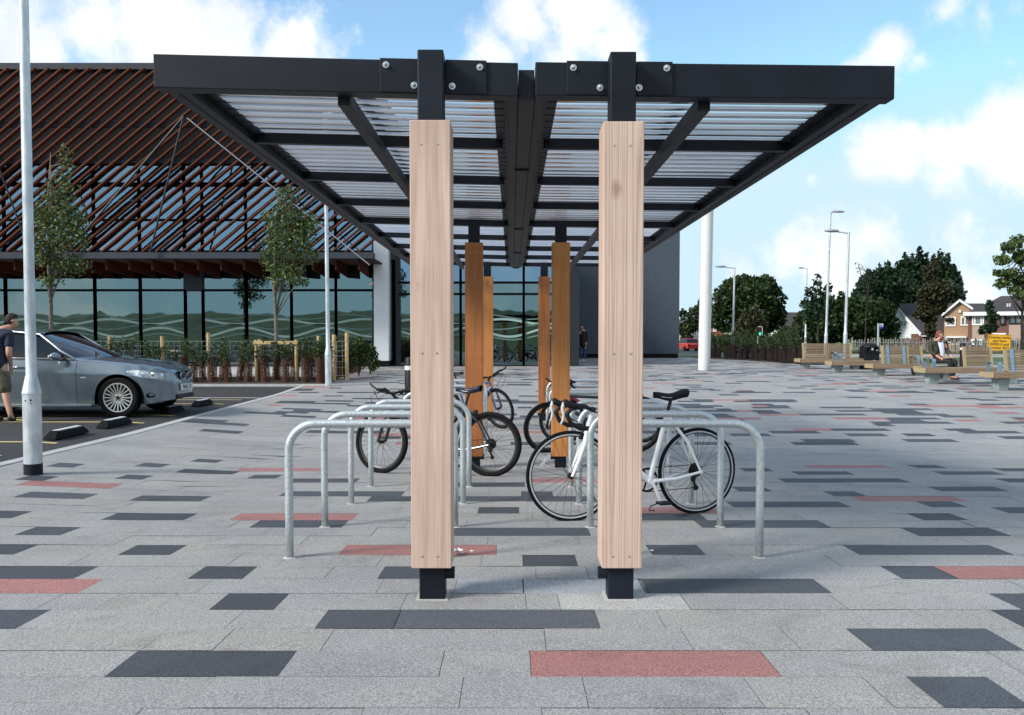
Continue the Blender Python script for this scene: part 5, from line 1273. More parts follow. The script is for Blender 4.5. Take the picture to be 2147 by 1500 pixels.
# brick terrace house at the right
Y = 84; x0, _ = hpx(2032, 700, Y); x1, _ = hpx(2290, 700, Y); ze = WZ(658, Y)
O = Vector((x0, Y, g(x0, Y))); h3 = thing('brick_house', 'dark brick terrace house with white fascia and beige panels at the right edge', 'house', O)
b = MB(); b.box(0, x1-x0, 0, 8, -1, ze-O.z+.02); b.build('wall', M_brick, h3)
b = MB(); zr1 = WZ(627, Y+5)
b.add([(-.6, -.5, ze-O.z), (x1-x0, -.5, ze-O.z), (x1-x0, 5, zr1-O.z+.2), (2.6, 5, zr1-O.z-.2), (-.6, 10, ze-O.z), (x1-x0, 10, ze-O.z), (3.4, 5, zr1-O.z+.2)], [(0, 1, 2, 6, 3), (4, 3, 6, 2, 5), (0, 3, 4), (1, 5, 2), (0, 4, 5, 1)]); b.build('roof', M_roof, h3)
b = MB(); b.box(-.65, x1-x0, -.56, -.5, ze-O.z-.22, ze-O.z+.15); b.build('fascia', M_wb, h3)
for nm, a, c, e, f_, m_ in (('render_panel', 2039, 2065, 684, 714, M_tan2), ('render_panel', 2118, 2145, 682, 715, M_pink), ('canopy', 2082, 2112, 699, 702, M_wb)):
    xa_, z1 = hpx(a, e, Y); xb_, z0 = hpx(c, f_, Y); b = MB(); b.box(xa_-O.x, xb_-O.x, -.12, .05, z0-O.z, z1-O.z); b.build(nm, m_, h3)
for (a, c, e, f_, sp, fm) in ((2041, 2064, 664, 681, (.2, .8), M_upvc), (2101, 2110, 661, 680, (), M_mull), (2121, 2145, 659, 679, (.5,), M_mull), (2039, 2062, 713, 722, (.3, .7), M_upvc), (2120, 2146, 716, 722, (.3, .6), M_mull)):
    xa_, z1 = hpx(a, e, Y-.1); xb_, z0 = hpx(c, f_, Y-.1); hwin(h3, O, xa_, xb_, z0, z1, Y-.1, sp, fm, .14)
b = MB()
for a in (2094, 2099): xa_, z1 = hpx(a, 638, Y+2); b.tube([(xa_-O.x, 2.2, z1-O.z-.8), (xa_-O.x, 2.2, z1-O.z)], .12, 8)
b.build('flue', M_lamp, h3)
b = MB(); xa_, z1 = hpx(2113, 659, Y); b.box(xa_-O.x, xa_-O.x+.3, -.2, -.05, z1-O.z-.3, z1-O.z); b.build('alarm_box', M_wb, h3)
h2.rotation_euler = (0, 0, R(-26.5)); h2.scale = (.88, 1, 1)
h3.rotation_euler = (0, 0, R(-27)); h3.scale = (.84, 1, 1)
# small houses further off on the left of the road
def small_house(label, px0, px1, py_eave, py_ridge, Y, m, wins=(), gable=False, nm='distant_house'):
    x0 = WX(px0, Y); x1 = WX(px1, Y); ze = WZ(py_eave, Y); zr = WZ(py_ridge, Y+3); O = Vector((x0, Y, g(x0, Y)))
    t = thing(nm, label, 'house', O, 0, 'distant houses'); w = x1-x0
    b = MB(); 
    if gable: b.prism([(0, -1), (w, -1), (w, ze-O.z), (w/2, zr-O.z), (0, ze-O.z)], 0, 7, lambda u, v, d: Vector((u, d, v)))
    else: b.box(0, w, 0, 7, -1, ze-O.z)
    b.build('wall', m, t)
    b = MB()
    if gable:
        for (ua, va, ub, vb) in ((-.4, ze-.3, w/2, zr+.05), (w+.4, ze-.3, w/2, zr+.05)): b.prism([(ua, va-O.z), (ub, vb-O.z), (ub, vb-O.z+.25), (ua, va-O.z+.25)], -.35, 7, lambda u, v, d: Vector((u, d, v)))
    else: b.add([(-.3, -.4, ze-O.z), (w+.3, -.4, ze-O.z), (w+.3, 3.5, zr-O.z), (-.3, 3.5, zr-O.z), (-.3, 7.4, ze-O.z), (w+.3, 7.4, ze-O.z)], [(0, 1, 2, 3), (3, 2, 5, 4), (0, 3, 4), (1, 5, 2), (0, 4, 5, 1)])
    b.build('roof', M_roof, t)
    for (a, c, e, f_) in wins:
        xa_, z1 = hpx(a, e, Y); xb_, z0 = hpx(c, f_, Y); hwin(t, O, xa_, xb_, z0, z1, Y-.05, (.5,), None, .16)
small_house('small pale gabled house with brown bargeboard beside the grey wall', 1428, 1450, 694, 673, 135, M_tan2, ((1432, 1438, 697, 705),), True)
small_house('white house hidden partly by the white pillar', 1447, 1487, 692, 671, 140, M_wb, ((1452, 1460, 694, 703),))
small_house('red brick house with dark roof right of the white pillar', 1491, 1520, 684, 671, 128, M_redbrick, ((1496, 1501, 688, 695),))
small_house('brown house with white window bay left of the round tree', 1519, 1553, 685, 674, 126, M_brick, ((1521, 1536, 687, 700),))
small_house('dark roofed house between the round tree and the hedge', 1628, 1688, 690, 655, 130, M_wb, ((1645, 1652, 692, 700), (1662, 1672, 690, 700)))
small_house('low white house just visible left of the round tree trunk', 1519, 1556, 708, 704, 118, M_wb, (), False)
# ================================================================== people
M_skin = mat('skin', (.48, .27, .19), .55, 0, .06, 8)
M_skin_r = mat('ruddy_skin', (.52, .25, .18), .55, 0, .08, 8)
def skin_obj(name, chains, m, parent, sub=2):
    """chains: list of lists of (x,y,z,r) ; points equal in position are shared"""
    vs = []; key = {}; es = []; rs = []
    def vid(p):
        k = (round(p[0], 4), round(p[1], 4), round(p[2], 4))
        if k not in key: key[k] = len(vs); vs.append(p[:3]); rs.append(p[3])
        return key[k]
    for ch in chains:
        ids = [vid(p) for p in ch]; es += [(ids[i], ids[i+1]) for i in range(len(ids)-1) if ids[i] != ids[i+1]]
    me = bpy.data.meshes.new(name); me.from_pydata(vs, es, []); me.materials.append(m); o = bpy.data.objects.new(name, me); COL.objects.link(o); o.parent = parent
    sk = o.modifiers.new('skin', 'SKIN'); sk.use_smooth_shade = True
    par = list(range(len(vs)))
    def f(a):
        while par[a] != a: a = par[a]
        return a
    for a, b_ in es: par[f(a)] = f(b_)
    roots = {}
    for i in range(len(vs)): roots.setdefault(f(i), i)
    for i, d in enumerate(me.skin_vertices[0].data): d.radius = (rs[i] if not isinstance(rs[i], tuple) else rs[i][0], rs[i] if not isinstance(rs[i], tuple) else rs[i][1]); d.use_root = i in roots.values()
    s = o.modifiers.new('sub', 'SUBSURF'); s.levels = sub; s.render_levels = sub
    return o
def hand(w, d, side, spread, curl=.35):
    """palm + 5 finger chains from wrist w along direction d; side = thumb side vector"""
    w = Vector(w); d = Vector(d).normalized(); s = Vector(side); s = (s-d*s.dot(d)).normalized(); n = d.cross(s)
    pc = w+d*.05; out = [[(*w, .024), (*pc, .034)]]
    for i, (o_, ln) in enumerate(((.028, .075), (.010, .085), (-.009, .08), (-.028, .065))):
        a = pc+s*o_+d*.02; b_ = a+d*ln*.5+n*ln*.1*curl; c = b_+d*ln*.4+n*ln*.45*curl
        out.append([(*pc, .034), (*a, .011), (*b_, .009), (*c, .007)])
    a = w+d*.03+s*.03; b_ = a+d*.025+s*.022; out.append([(*pc, .034), (*a, .012), (*b_, .010), (*(b_+d*.025+s*.004), .008)])
    return out
def head_parts(parent, c, face, hair_m, skin_m, hr=.09, beard=None, longhair=False):
    c = Vector(c); f_ = Vector(face).normalized(); s = f_.cross(Vector((0, 0, 1))).normalized(); u = s.cross(f_)
    M = Matrix((s, f_, u)).transposed()
    b = MB()
    rows = []
    for i in range(8):
        t = i/7; th = t*R(126 if not longhair else 138)
        rows.append([c+M @ Vector((math.sin(th)*math.cos(a)*.083, -.012+math.sin(th)*math.sin(a)*.102*(1 if math.sin(a) < .25 else max(.55, 1-.0*t)) if not (math.sin(a) > .3 and t > .55) else -.012+math.sin(R(62))*math.sin(a)*.102, (math.cos(th)*.112 if not (math.sin(a) > .3 and t > .55) else math.cos(R(62))*.112)+.02)) for a in [2*PI*k/18 for k in range(19)]])
    b.grid(rows); b.build('hair', hair_m, parent, smooth=2)
    b = MB()
    for q in (-1, 1): b.ell(c+M @ Vector((q*.033, .083, .012)), .012, .008, .006, 8, 6)
    b.build('eyes', M_ink, parent, smooth=2)
    if beard:
        b = MB(); b.ell(c+M @ Vector((0, .045, -.075)), .062, .058, .05, 14, 8, M); b.build('beard', beard, parent, smooth=2)
def head_chain(neck, c, face, r=.078):
    c = Vector(c); f_ = Vector(face).normalized(); s = f_.cross(Vector((0, 0, 1))).normalized()
    ch = [[neck, (*(c+f_*.02-Vector((0, 0, .07))), .062), (*(c+Vector((0, 0, -.0))), (.078, .092)), (*(c+Vector((0, 0, .065))), (.066, .076)), (*(c+Vector((0, 0, .10))), .03)]]
    ch.append([(*(c+Vector((0, 0, -.0))), (.078, .092)), (*(c+f_*.088-Vector((0, 0, .012))), .014), (*(c+f_*.105-Vector((0, 0, .022))), .010)])
    for q in (-1, 1): ch.append([(*(c+Vector((0, 0, -.0))), (.078, .092)), (*(c+s*q*.08-f_*.012), .016), (*(c+s*q*.093-f_*.02), .012)])
    return ch
def V4(p, r): return (p[0], p[1], p[2], r)
# --- man bending towards the car, seen from behind, cut by the left edge
Y = 13.25; X = WX(-6, Y); z = g(X, Y)
t = thing('person', 'man in navy T-shirt and camouflage shorts leaning towards the car window', 'person', (X, Y, z))
pel = (-.02, .0, .90); ch_ = (-.06, .10, 1.20); up = (-.05, .17, 1.36); nk = (.01, .22, 1.46); hd = (.08, .27, 1.56)
shL = (-.24, .12, 1.33); shR = (.13, .10, 1.33); elR = (.175, .0, 1.06); wrR = (.135, .12, .86); elL = (-.32, .2, 1.1); wrL = (-.22, .36, 1.0)
hpL = (-.12, 0, .88); hpR = (.08, 0, .88); knL = (-.10, .02, .48); anL = (-.06, -.02, .09); knR = (.10, .0, .50); anR = (.235, -.10, .13); toL = (-.08, .14, .03); toR = (.25, -.06, .04)
body = [[V4(pel, .10), V4(ch_, .12), V4(up, .11), V4(nk, .055)]]+head_chain(V4(nk, .055), hd, (.75, .6, -.25))
body += [[V4(up, .11), V4(shL, .062), V4(elL, .045), V4(wrL, .028)], [V4(up, .11), V4(shR, .062), V4(elR, .046), V4(wrR, .029)]]
body += [[V4(pel, .10), V4(hpL, .075), V4(knL, .06), V4(Vector(knL).lerp(Vector(anL), .3), .062), V4(anL, .038), V4(toL, .035)], [V4(pel, .10), V4(hpR, .075), V4(knR, .06), V4(Vector(knR).lerp(Vector(anR), .3), .062), V4(anR, .038), V4(toR, .035)]]
body += hand(wrR, (-.1, .15, -.9), (0, .8, .2), 0)+hand(wrL, (.3, .6, -.3), (.4, 0, .7), 0)
skin_obj('body', body, M_skin, t)
M_navyc = mat('navy_cotton', (.014, .018, .042), .85, 0, .25, 6, .2, 60)
skin_obj('t_shirt', [[V4((-.02, 0, .80), .16), V4((-.02, .0, .90), .165), V4((-.04, .04, 1.04), .16), V4(ch_, .165), V4((-.05, .16, 1.36), .14), V4((0, .2, 1.43), .08)], [V4((-.05, .16, 1.36), .14), V4(shL, .085), V4(Vector(shL).lerp(Vector(elL), .75), .066)], [V4((-.05, .16, 1.36), .14), V4(shR, .085), V4(Vector(shR).lerp(Vector(elR), .75), .068)]], M_navyc, t)
M_camo = mat('camouflage_cloth', (.075, .065, .04), .9, 0, .55, 14, .3, 60, c2=(.16, .145, .095))
skin_obj('shorts', [[V4((-.02, 0, .93), .15), V4((-.03, 0, .84), .15)], [V4((-.03, 0, .84), .15), V4((-.12, 0, .78), .115), V4((-.12, .01, .42), .10)], [V4((-.03, 0, .84), .15), V4((.08, 0, .78), .115), V4((.12, -.01, .42), .10)]], M_camo, t)
head_parts(t, hd, (.75, .6, -.25), mat('dark_brown_hair', (.016, .010, .007), .8, 0, .4, 60), M_skin)
M_shoe = mat('dark_shoe', (.018, .016, .015), .7)
for a, c in ((anL, toL), (anR, toR)):
    skin_obj('shoe', [[(a[0]-.02, a[1]-.03, max(.04, a[2]-.05), .05), (a[0], a[1]+.05, max(.035, a[2]-.07), .048), (c[0], c[1]+.08, .035, .038)]], M_shoe, t)
# --- seated man with the red beard
Y = 24.35; X = WX(1972, Y); z = g(X, Y)
t = thing('person', 'seated man with red beard in dark green jacket over white shirt, looking right', 'person', (X, Y, z))
pel = (-.14, .05, .58); ch_ = (-.13, .05, .86); up = (-.10, .03, 1.02); nk = (-.07, .0, 1.12); hd = (-.03, -.02, 1.25); fc = (.92, -.38, -.08)
shL = (.10, -.02, 1.02); shR = (-.29, .0, 1.02); elL = (.19, -.06, .77); wrL = (.21, -.24, .63); elR = (-.30, -.07, .76); wrR = (-.13, -.27, .60)
hpL = (-.03, .0, .55); hpR = (-.20, .0, .55); knL = (.26, -.36, .53); knR = (.06, -.42, .52); anL = (.20, -.32, .10); anR = (.12, -.40, .09); toL = (.34, -.38, .04); toR = (.27, -.48, .04)
body = [[V4(pel, .14), V4(ch_, .13), V4(up, .115), V4(nk, .052)]]+head_chain(V4(nk, .052), hd, fc)
body += [[V4(up, .115), V4(shL, .06), V4(elL, .042), V4(wrL, .027)], [V4(up, .115), V4(shR, .06), V4(elR, .042), V4(wrR, .027)]]
for hp, kn, an, to in ((hpL, knL, anL, toL), (hpR, knR, anR, toR)): body.append([V4(pel, .14), V4(hp, .09), V4(kn, .06), V4(Vector(kn).lerp(Vector(an), .35), .055), V4(an, .038), V4(to, .035)])
body += hand(wrL, (.0, -.5, -.45), (-.8, 0, .2), 0, .8)+hand(wrR, (.6, -.4, -.3), (.2, .2, .8), 0, .8)
skin_obj('body', body, M_skin_r, t)
M_jack = mat('dark_olive_jacket', (.022, .028, .016), .85, 0, .4, 7, .4, 30, c2=(.05, .055, .028))
skin_obj('jacket', [[V4((-.14, .06, .60), .165), V4(ch_, .150), V4(up, .135), V4((-.08, .02, 1.08), .075)], [V4(up, .135), V4(shL, .082), V4(elL, .062), V4(Vector(elL).lerp(Vector(wrL), .6), .050)], [V4(up, .135), V4(shR, .082), V4(elR, .062), V4(Vector(elR).lerp(Vector(wrR), .6), .05)]], M_jack, t)
b = MB(); b.grid([[Vector((-.125, -.105, 1.07)), Vector((-.05, -.135, 1.03)), Vector((.015, -.105, 1.07))], [Vector((-.11, -.12, .96)), Vector((-.03, -.158, .96)), Vector((.045, -.12, .96))], [Vector((-.075, -.125, .82)), Vector((-.01, -.165, .82)), Vector((.055, -.125, .82))], [Vector((-.05, -.13, .66)), Vector((0, -.17, .66)), Vector((.05, -.13, .66))]])
b.build('white_shirt', mat('white_shirt_cloth', (.62, .68, .85), .8), t, smooth=2)
M_trou = mat('black_trousers', (.016, .014, .016), .85, 0, .2, 8)
skin_obj('trousers', [[V4((-.14, .05, .66), .15), V4((-.13, .02, .56), .155)]]+[[V4((-.13, .02, .56), .155), V4(hp, .105), V4(kn, .078), V4(an, .06)] for hp, kn, an in ((hpL, knL, anL), (hpR, knR, anR))], M_trou, t)
M_ginger = mat('ginger_hair', (.17, .055, .028), .8, 0, .3, 60)
head_parts(t, hd, fc, M_ginger, M_skin_r, beard=mat('red_beard', (.22, .055, .03), .8, 0, .3, 60))
for to, an in ((toL, anL), (toR, anR)): skin_obj('shoe', [[(an[0]-.03, an[1]+.02, .045, .05), (an[0]+.05, an[1]-.02, .045, .05), (to[0]+.02, to[1]-.01, .035, .04)]], mat('brown_shoe', (.05, .03, .022), .6), t)
b = MB(); b.box(-.10, .10, -.065, .065, -.01, .01, Matrix.Rotation(R(25), 4, 'Z') @ Matrix.Rotation(R(18), 4, 'X')); o = b.build('paperback', mat('paper_book', (.30, .26, .14), .8), loc=(X+.03, Y-.34, z+.62)); tag(o, 'small open paperback held by the seated bearded man', 'book')
# --- woman in a dark coat at the corner of the grey wall
Y = 38.5; X = WX(1222, Y); z = g(X, Y)
t = thing('person', 'standing woman in long dark coat and blue jeans beside the grey wall', 'person', (X, Y, z))
pel = (0, 0, .88); ch_ = (0, 0, 1.15); up = (0, 0, 1.30); nk = (-.01, 0, 1.42); hd = (-.03, -.02, 1.54); fc = (-.9, -.3, -.1)
body = [[V4(pel, .12), V4(ch_, .11), V4(up, .105), V4(nk, .045)]]+head_chain(V4(nk, .045), hd, fc)
shL = (.15, 0, 1.3); shR = (-.14, 0, 1.3); elL = (.19, .02, 1.03); wrL = (.14, -.1, .85); elR = (-.2, -.03, 1.05); wrR = (-.16, -.18, 1.22)
body += [[V4(up, .105), V4(shL, .055), V4(elL, .04), V4(wrL, .025)], [V4(up, .105), V4(shR, .055), V4(elR, .04), V4(wrR, .025)]]
for q in (-1, 1): body.append([V4(pel, .12), V4((q*.09, 0, .85), .08), V4((q*.09, 0, .46), .05), V4((q*.08, .01, .09), .035), V4((q*.09-.08, -.06, .03), .03)])
body += hand(wrL, (0, -.3, -.8), (-.8, 0, .1), 0)+hand(wrR, (.2, -.2, .6), (.6, 0, .2), 0)
skin_obj('body', body, M_skin, t)
M_coat = mat('black_coat', (.012, .011, .014), .85, 0, .2, 8)
skin_obj('coat', [[V4((0, 0, .56), .17), V4((0, 0, .86), .155), V4(ch_, .14), V4(up, .125), V4((0, 0, 1.38), .07)], [V4(up, .125), V4(shL, .075), V4(elL, .062), V4(wrL, .045)], [V4(up, .125), V4(shR, .075), V4(elR, .062), V4(wrR, .045)]], M_coat, t)
skin_obj('jeans', [[(q*.085, 0, .62, .09), (q*.085, 0, .46, .07), (q*.08, .01, .08, .055)] for q in (-1, 1)], mat('blue_denim', (.035, .065, .16), .8, 0, .2, 10), t)
for q in (-1, 1): skin_obj('shoe', [[(q*.08+.03, .02, .035, .042), (q*.08-.03, -.03, .035, .04), (q*.08-.12, -.07, .03, .032)]], mat('pale_trainer', (.45, .46, .5), .7), t)
head_parts(t, hd, fc, mat('black_hair', (.012, .009, .008), .6, 0, .3, 60), M_skin, longhair=True)
# ================================================================== silver-blue saloon car (local: x forward, y left(far), z up)
M_paint = mat('silver_blue_car_paint', (.17, .22, .26), .18, .5, .03, 3, coat=.9)
M_cglass = mat('dark_car_glass', (.006, .007, .008), .04, 0, .1, 2, spec=.5)
M_wscr = mat('windscreen_glass', (.012, .014, .016), .03, 0, .1, 2, spec=1.0, coat=1)
M_clens = mat('headlamp_lens', (.50, .56, .62), .12, .2, .75, 13, coat=.8)
YN = 13.98; WDT = 1.78
xf = -5.70      # nose
S_ = 1.0
z0c = .0
car = thing('silver_car', 'silver-blue saloon car with multi-spoke wheels parked behind the near lamp column', 'car', (xf, YN+WDT/2, g(xf-2, 15)), 0)
czc = car.location.z
def cpx(px, py, Y=YN):      # pixel -> local x,z on near side
    p = W(px, py, Y); return p.x-xf, p.z-czc
# silhouettes sampled (pixels): upper shoulder / bonnet edge line and roof
LEN = 4.5
wxf, wz = cpx(246, 832); WR = .33; wxr = wxf-2.72; wz = .325
AR = .385
def zlow(x):
    base = .20 if x < -.35 else lerp(.20, .27, (x+.35)/.35)
    if x < -4.1: base = .28
    for wx in (wxf, wxr):
        if abs(x-wx) < AR: base = max(base, wz+math.sqrt(AR*AR-(x-wx)**2))
    return base
hood = [(-4.48, .86), (-4.3, 1.0), (-3.9, 1.03), (-3.2, 1.0), (-2.2, .955), (-1.55, .935), (-1.2, .905), (-.8, .875), (-.45, .835), (-.22, .79), (-.08, .745), (0, .69)]
crown = [(-4.48, .90), (-4.3, 1.06), (-3.9, 1.10), (-3.2, 1.08), (-2.2, 1.06), (-1.55, 1.02), (-1.2, .985), (-.8, .945), (-.45, .90), (-.22, .85), (-.08, .79), (0, .73)]
def ip(tab, x):
    if x <= tab[0][0]: return tab[0][1]
    for (a, b_), (c, d) in zip(tab, tab[1:]):
        if x <= c:
            t = (x-a)/(c-a); t = t*t*(3-2*t)*.35+t*.65; return lerp(b_, d, t)
    return tab[-1][1]
def hw(x):      # half width in plan
    w = .885
    if x > -.72: w = .885*math.sqrt(max(0, 1-((x+.72)/.72)**2.5*.76))
    if x < -4.0: w = .885-.12*((-4.0-x)/.5)**2
    return w
def side_pt(x, u):       # u 0 bottom .. 1 shoulder
    zl = zlow(x); zh = max(ip(hood, x), zl+.02); z = lerp(zl, zh, u)
    v = (z-.2)/(zh-.2+1e-6); bul = 1-.055*(max(0, .76-v)/.76)**1.6 if v <= .76 else 1-.30*(v-.76)
    return z, hw(x)*bul
xs = [-4.48+.02*i for i in range(0, 225)]; xs = [x for x in xs if x < 0]+[0]
NU = 17
def side_rows(sgn, xa, xb):
    rows = []
    for x in [xa]+[q for q in xs if xa < q < xb]+[xb]:
        if True:
            rows.append([Vector((x, sgn*side_pt(x, k/NU)[1], side_pt(x, k/NU)[0])) for k in range(NU+1)])
    return rows
dA, dB, dC = cpx(160, 800)[0], -2.62, -3.4    # door front edge, B pillar, rear door end
dA = cpx(159, 800)[0]
for sgn in (-1, 1):
    for (a, c, nm) in ((-4.48, dC-.007, 'rear_wing'), (dC, dB-.007, 'rear_door'), (dB, dA-.007, 'front_door'), (dA, 0, 'front_wing')):
        b = MB(); b.grid(side_rows(sgn, a, c)); o = b.build(nm, M_paint, car, smooth=2)
        if 'door' in nm:
            xh = a+.16 if nm == 'rear_door' else a+.2
            zz, yy = side_pt(xh, .80); b = MB(); b.tube([(xh-.02, sgn*(yy+.002), zz), (xh+.03, sgn*(yy+.03), zz+.012), (xh+.13, sgn*(yy+.03), zz+.012), (xh+.18, sgn*(yy+.002), zz)], .014, 8); b.build('handle', M_paint, o, smooth=2)
# bonnet and boot deck, front skin
b = MB(); rows = []
for x in xs:
    zs, ws = side_pt(x, 1); zc = max(ip(crown, x), zs)
    rows.append([Vector((x+(.0), ws*math.sin(a)/1.0, lerp(zs, zc, math.cos(a)**1.0 if abs(a) < PI/2-.001 else 0))) for a in [lerp(-PI/2, PI/2, k/18) for k in range(19)]])
b.grid(rows); b.build('bonnet', M_paint, car, smooth=2)
# nose cap
b = MB(); rows = []
for k in range(NU+1):
    z, w = side_pt(0, k/NU); rows.append([Vector((.0+.05*math.cos(a)*math.sin(PI*min(1, k/NU*.9+.1)), w*math.sin(a), z)) for a in [lerp(-PI/2, PI/2, j/12) for j in range(13)]])
b.grid(rows); b.build('front_bumper', M_paint, car, smooth=2)
b = MB(); rows = [[Vector((-4.48, y*side_pt(-4.48, k/NU)[1], side_pt(-4.48, k/NU)[0])) for y in (-1, -.5, 0, .5, 1)] for k in range(NU+1)]; b.grid(rows); b.build('rear_bumper', M_paint, car, smooth=2)
b = MB(); b.box(-4.4, -1.3, -.70, .70, .17, .85); b.box(-1.3, -.3, -.50, .50, .2, .62)
b.build('underbody', M_plastic, car)
b = MB(); b.box(wxr+.45, wxf-.42, -.88, .88, .165, .225); b.build('sill', M_paint, car, bevel=.02)
# greenhouse
roof = [(-4.2, 1.05), (-3.9, 1.22), (-3.5, 1.36), (-3.1, 1.43), (-2.6, 1.45), (-2.25, 1.43), (-2.05, 1.395)]
ws_base_x = cpx(196, 745)[0]+.2
ax0, az0 = cpx(150, 757); ax1, az1 = cpx(62, 697, YN+.25)
wsx = -1.52
def gh(x, u):
    zt_ = ip(roof, x); zb_ = .95
    return lerp(zb_, zt_, u), lerp(.82, .58, u**1.15)
gx = [-4.05+.05*i for i in range(0, 47)]
topx = -2.14
# side glass as sloped surface with front cut along the A pillar
for sgn in (-1, 1):
    b = MB(); rows = []
    for k in range(9):
        u = k/8; xfr = lerp(wsx+.03, topx+.05, u**.92); xre = lerp(-4.1, -3.55, u)
        rows.append([Vector((lerp(xre, xfr, j/20), sgn*gh(lerp(xre, xfr, j/20), u)[1], .95+(gh(lerp(xre, xfr, j/20), 1)[0]-.95)*u*.955)) for j in range(21)])
    b.grid(rows); b.build('side_window', M_cglass, car, smooth=2)
    b = MB(); b.tube([Vector((wsx+.06, sgn*.825, .955)), Vector((lerp(wsx, topx, .3), sgn*.785, 1.085)), Vector((lerp(wsx, topx, .6), sgn*.725, 1.215)), Vector((topx+.02, sgn*.64, 1.36)), Vector((-2.6, sgn*.615, 1.405)), Vector((-3.15, sgn*.61, 1.38)), Vector((-3.55, sgn*.62, 1.31)), Vector((-3.9, sgn*.70, 1.12)), Vector((-4.1, sgn*.80, .98))], [.018, .02, .02, .021, .022, .022, .025, .04, .05], 8)
    b.build('window_trim', M_alu, car, smooth=2)
    b = MB(); b.tube([Vector((wsx+.05, sgn*.835, .952)), Vector((-2.4, sgn*.845, .972)), Vector((-4.05, sgn*.83, 1.02))], .010, 6); b.build('waist_trim', M_alu, car, smooth=2)
    b = MB(); b.beam((dB-.01, sgn*.83, .95), (dB-.05, sgn*.62, 1.39), .09, .03); b.build('door_pillar', M_plastic, car)
# windscreen and rear screen
for nm, base, top, zb_, zt_ in (('windscreen', wsx+.40, topx, .985, 1.395), ('rear_screen', -4.25, -3.6, 1.07, 1.34)):
    b = MB(); rows = []
    for k in range(9):
        u = k/8; rows.append([Vector((lerp(base, top, u)+(-1 if nm == 'windscreen' else 1)*(.40*(1-u)+.06)*(y*y), y*lerp(.80, .62, u), lerp(zb_, zt_, u)+.03*math.sin(PI*u)*.6+.02*(1-y*y)-.02)) for y in [lerp(-1, 1, j/16) for j in range(17)]])
    b.grid(rows); b.build(nm, M_wscr, car, smooth=2)
b = MB(); rows = []
for x in [lerp(-3.65, topx+.03, i/16) for i in range(17)]:
    z = ip(roof, x); rows.append([Vector((x+(.03*(1-(y*y)) if x > -2 else 0), y*.64, z-.055*abs(y)**3+.012*(1-y*y))) for y in [lerp(-1, 1, j/14) for j in range(15)]])
b.grid(rows); b.build('roof', M_paint, car, smooth=2)
b = MB()
for sgn in (-1,): b.beam((wsx+.30, -.5, 1.02), (wsx-.0, -.1, 1.10), .015, .015)
b.build('wiper', M_plastic, car)
# mirrors
for sgn in (-1, 1):
    b = MB(); mx_, mz_ = cpx(113, 750, YN-.12); b.ell((mx_, sgn*.99, mz_+.01), .10, .075, .068, 14, 10); o = b.build('door_mirror', M_paint, car, smooth=2)
    b = MB(); b.beam((mx_+.05, sgn*.93, mz_-.05), (mx_+.10, sgn*.84, .955), .05, .03); b.build('mirror_arm', M_plastic, o)
# headlamps
for sgn in (-1, 1):
    pts = [(-.80, .66, .60), (-.62, .72, .565), (-.45, .715, .55), (-.28, .66, .53), (-.16, .60, .535)]
    b = MB(); rows = []
    for x, zt_, zb_ in ((-.60, .765, .745), (-.48, .775, .69), (-.36, .765, .65), (-.26, .75, .635), (-.15, .72, .625), (-.07, .70, .63)):
        def yy(z): 
            zl = zlow(x); zh = ip(hood, x); u = (z-zl)/(zh-zl); return side_pt(x, min(.98, max(0, u)))[1]
        rows.append([Vector((x+.008, sgn*(yy(lerp(zb_, zt_, q))+.008), lerp(zb_, zt_, q))) for q in (0, .25, .5, .75, 1)])
    b.grid(rows); hl = b.build('headlight', M_clens, car, smooth=2)
    b = MB()
    for x, r_ in ((-.36, .045), (-.22, .038)): b.ell((x, sgn*(side_pt(x, .8)[1]+.004), .70), r_, .02, r_, 14, 8)
    b.build('lamp_reflector', M_chrome, hl, smooth=2)
    b = MB(); b.ell((-.30, sgn*(side_pt(-.30, .2)[1]-.012), .355), .17, .03, .04, 16, 8, Matrix.Rotation(R(-22)*(-sgn), 4, 'Z')); b.build('fog_intake', M_plastic, car, smooth=2)
    b = MB()
    zz, yy_ = side_pt(dA+.12, .64); b.box(dA+.07, dA+.16, sgn*(yy_)-.004, sgn*(yy_)+.004, zz-.012, zz+.012); b.build('side_repeater', mat('clear_lens', (.6, .62, .62), .2), car)
# grille, plate, lower intake on the nose
for sgn in (-1, 1):
    b = MB(); b.ell((.035, sgn*.155, .655), .035, .115, .058, 16, 8); gr = b.build('grille', M_plastic, car, smooth=2)
    b = MB(); b.tube([Vector((.062-.0*abs(math.cos(a)), sgn*.155+.118*math.cos(a), .655+.062*math.sin(a))) for a in [2*PI*k/20 for k in range(20)]], .005, 6, closed=True); b.build('grille_surround', M_chrome, gr, smooth=2)
b = MB(); b.box(-.05, .052, -.36, .36, .27, .345); b.build('air_intake', M_plastic, car, bevel=.02)
b = MB(); b.box(.05, .066, -.26, .26, .405, .515); pl = b.build('number_plate', M_white, car, bevel=.003)
text_mesh('plate_characters', 'P686 LK', .115, M_ink, pl, (.0675, 0, .46), (R(90), 0, R(90)), ex=.001)
b = MB(); b.lathe([(.035, 0), (.03, .006)], 16, Matrix.Translation((-.06, 0, .735)) @ Matrix.Rotation(R(50), 4, 'Y')); b.build('bonnet_badge', M_chrome, car, smooth=True)
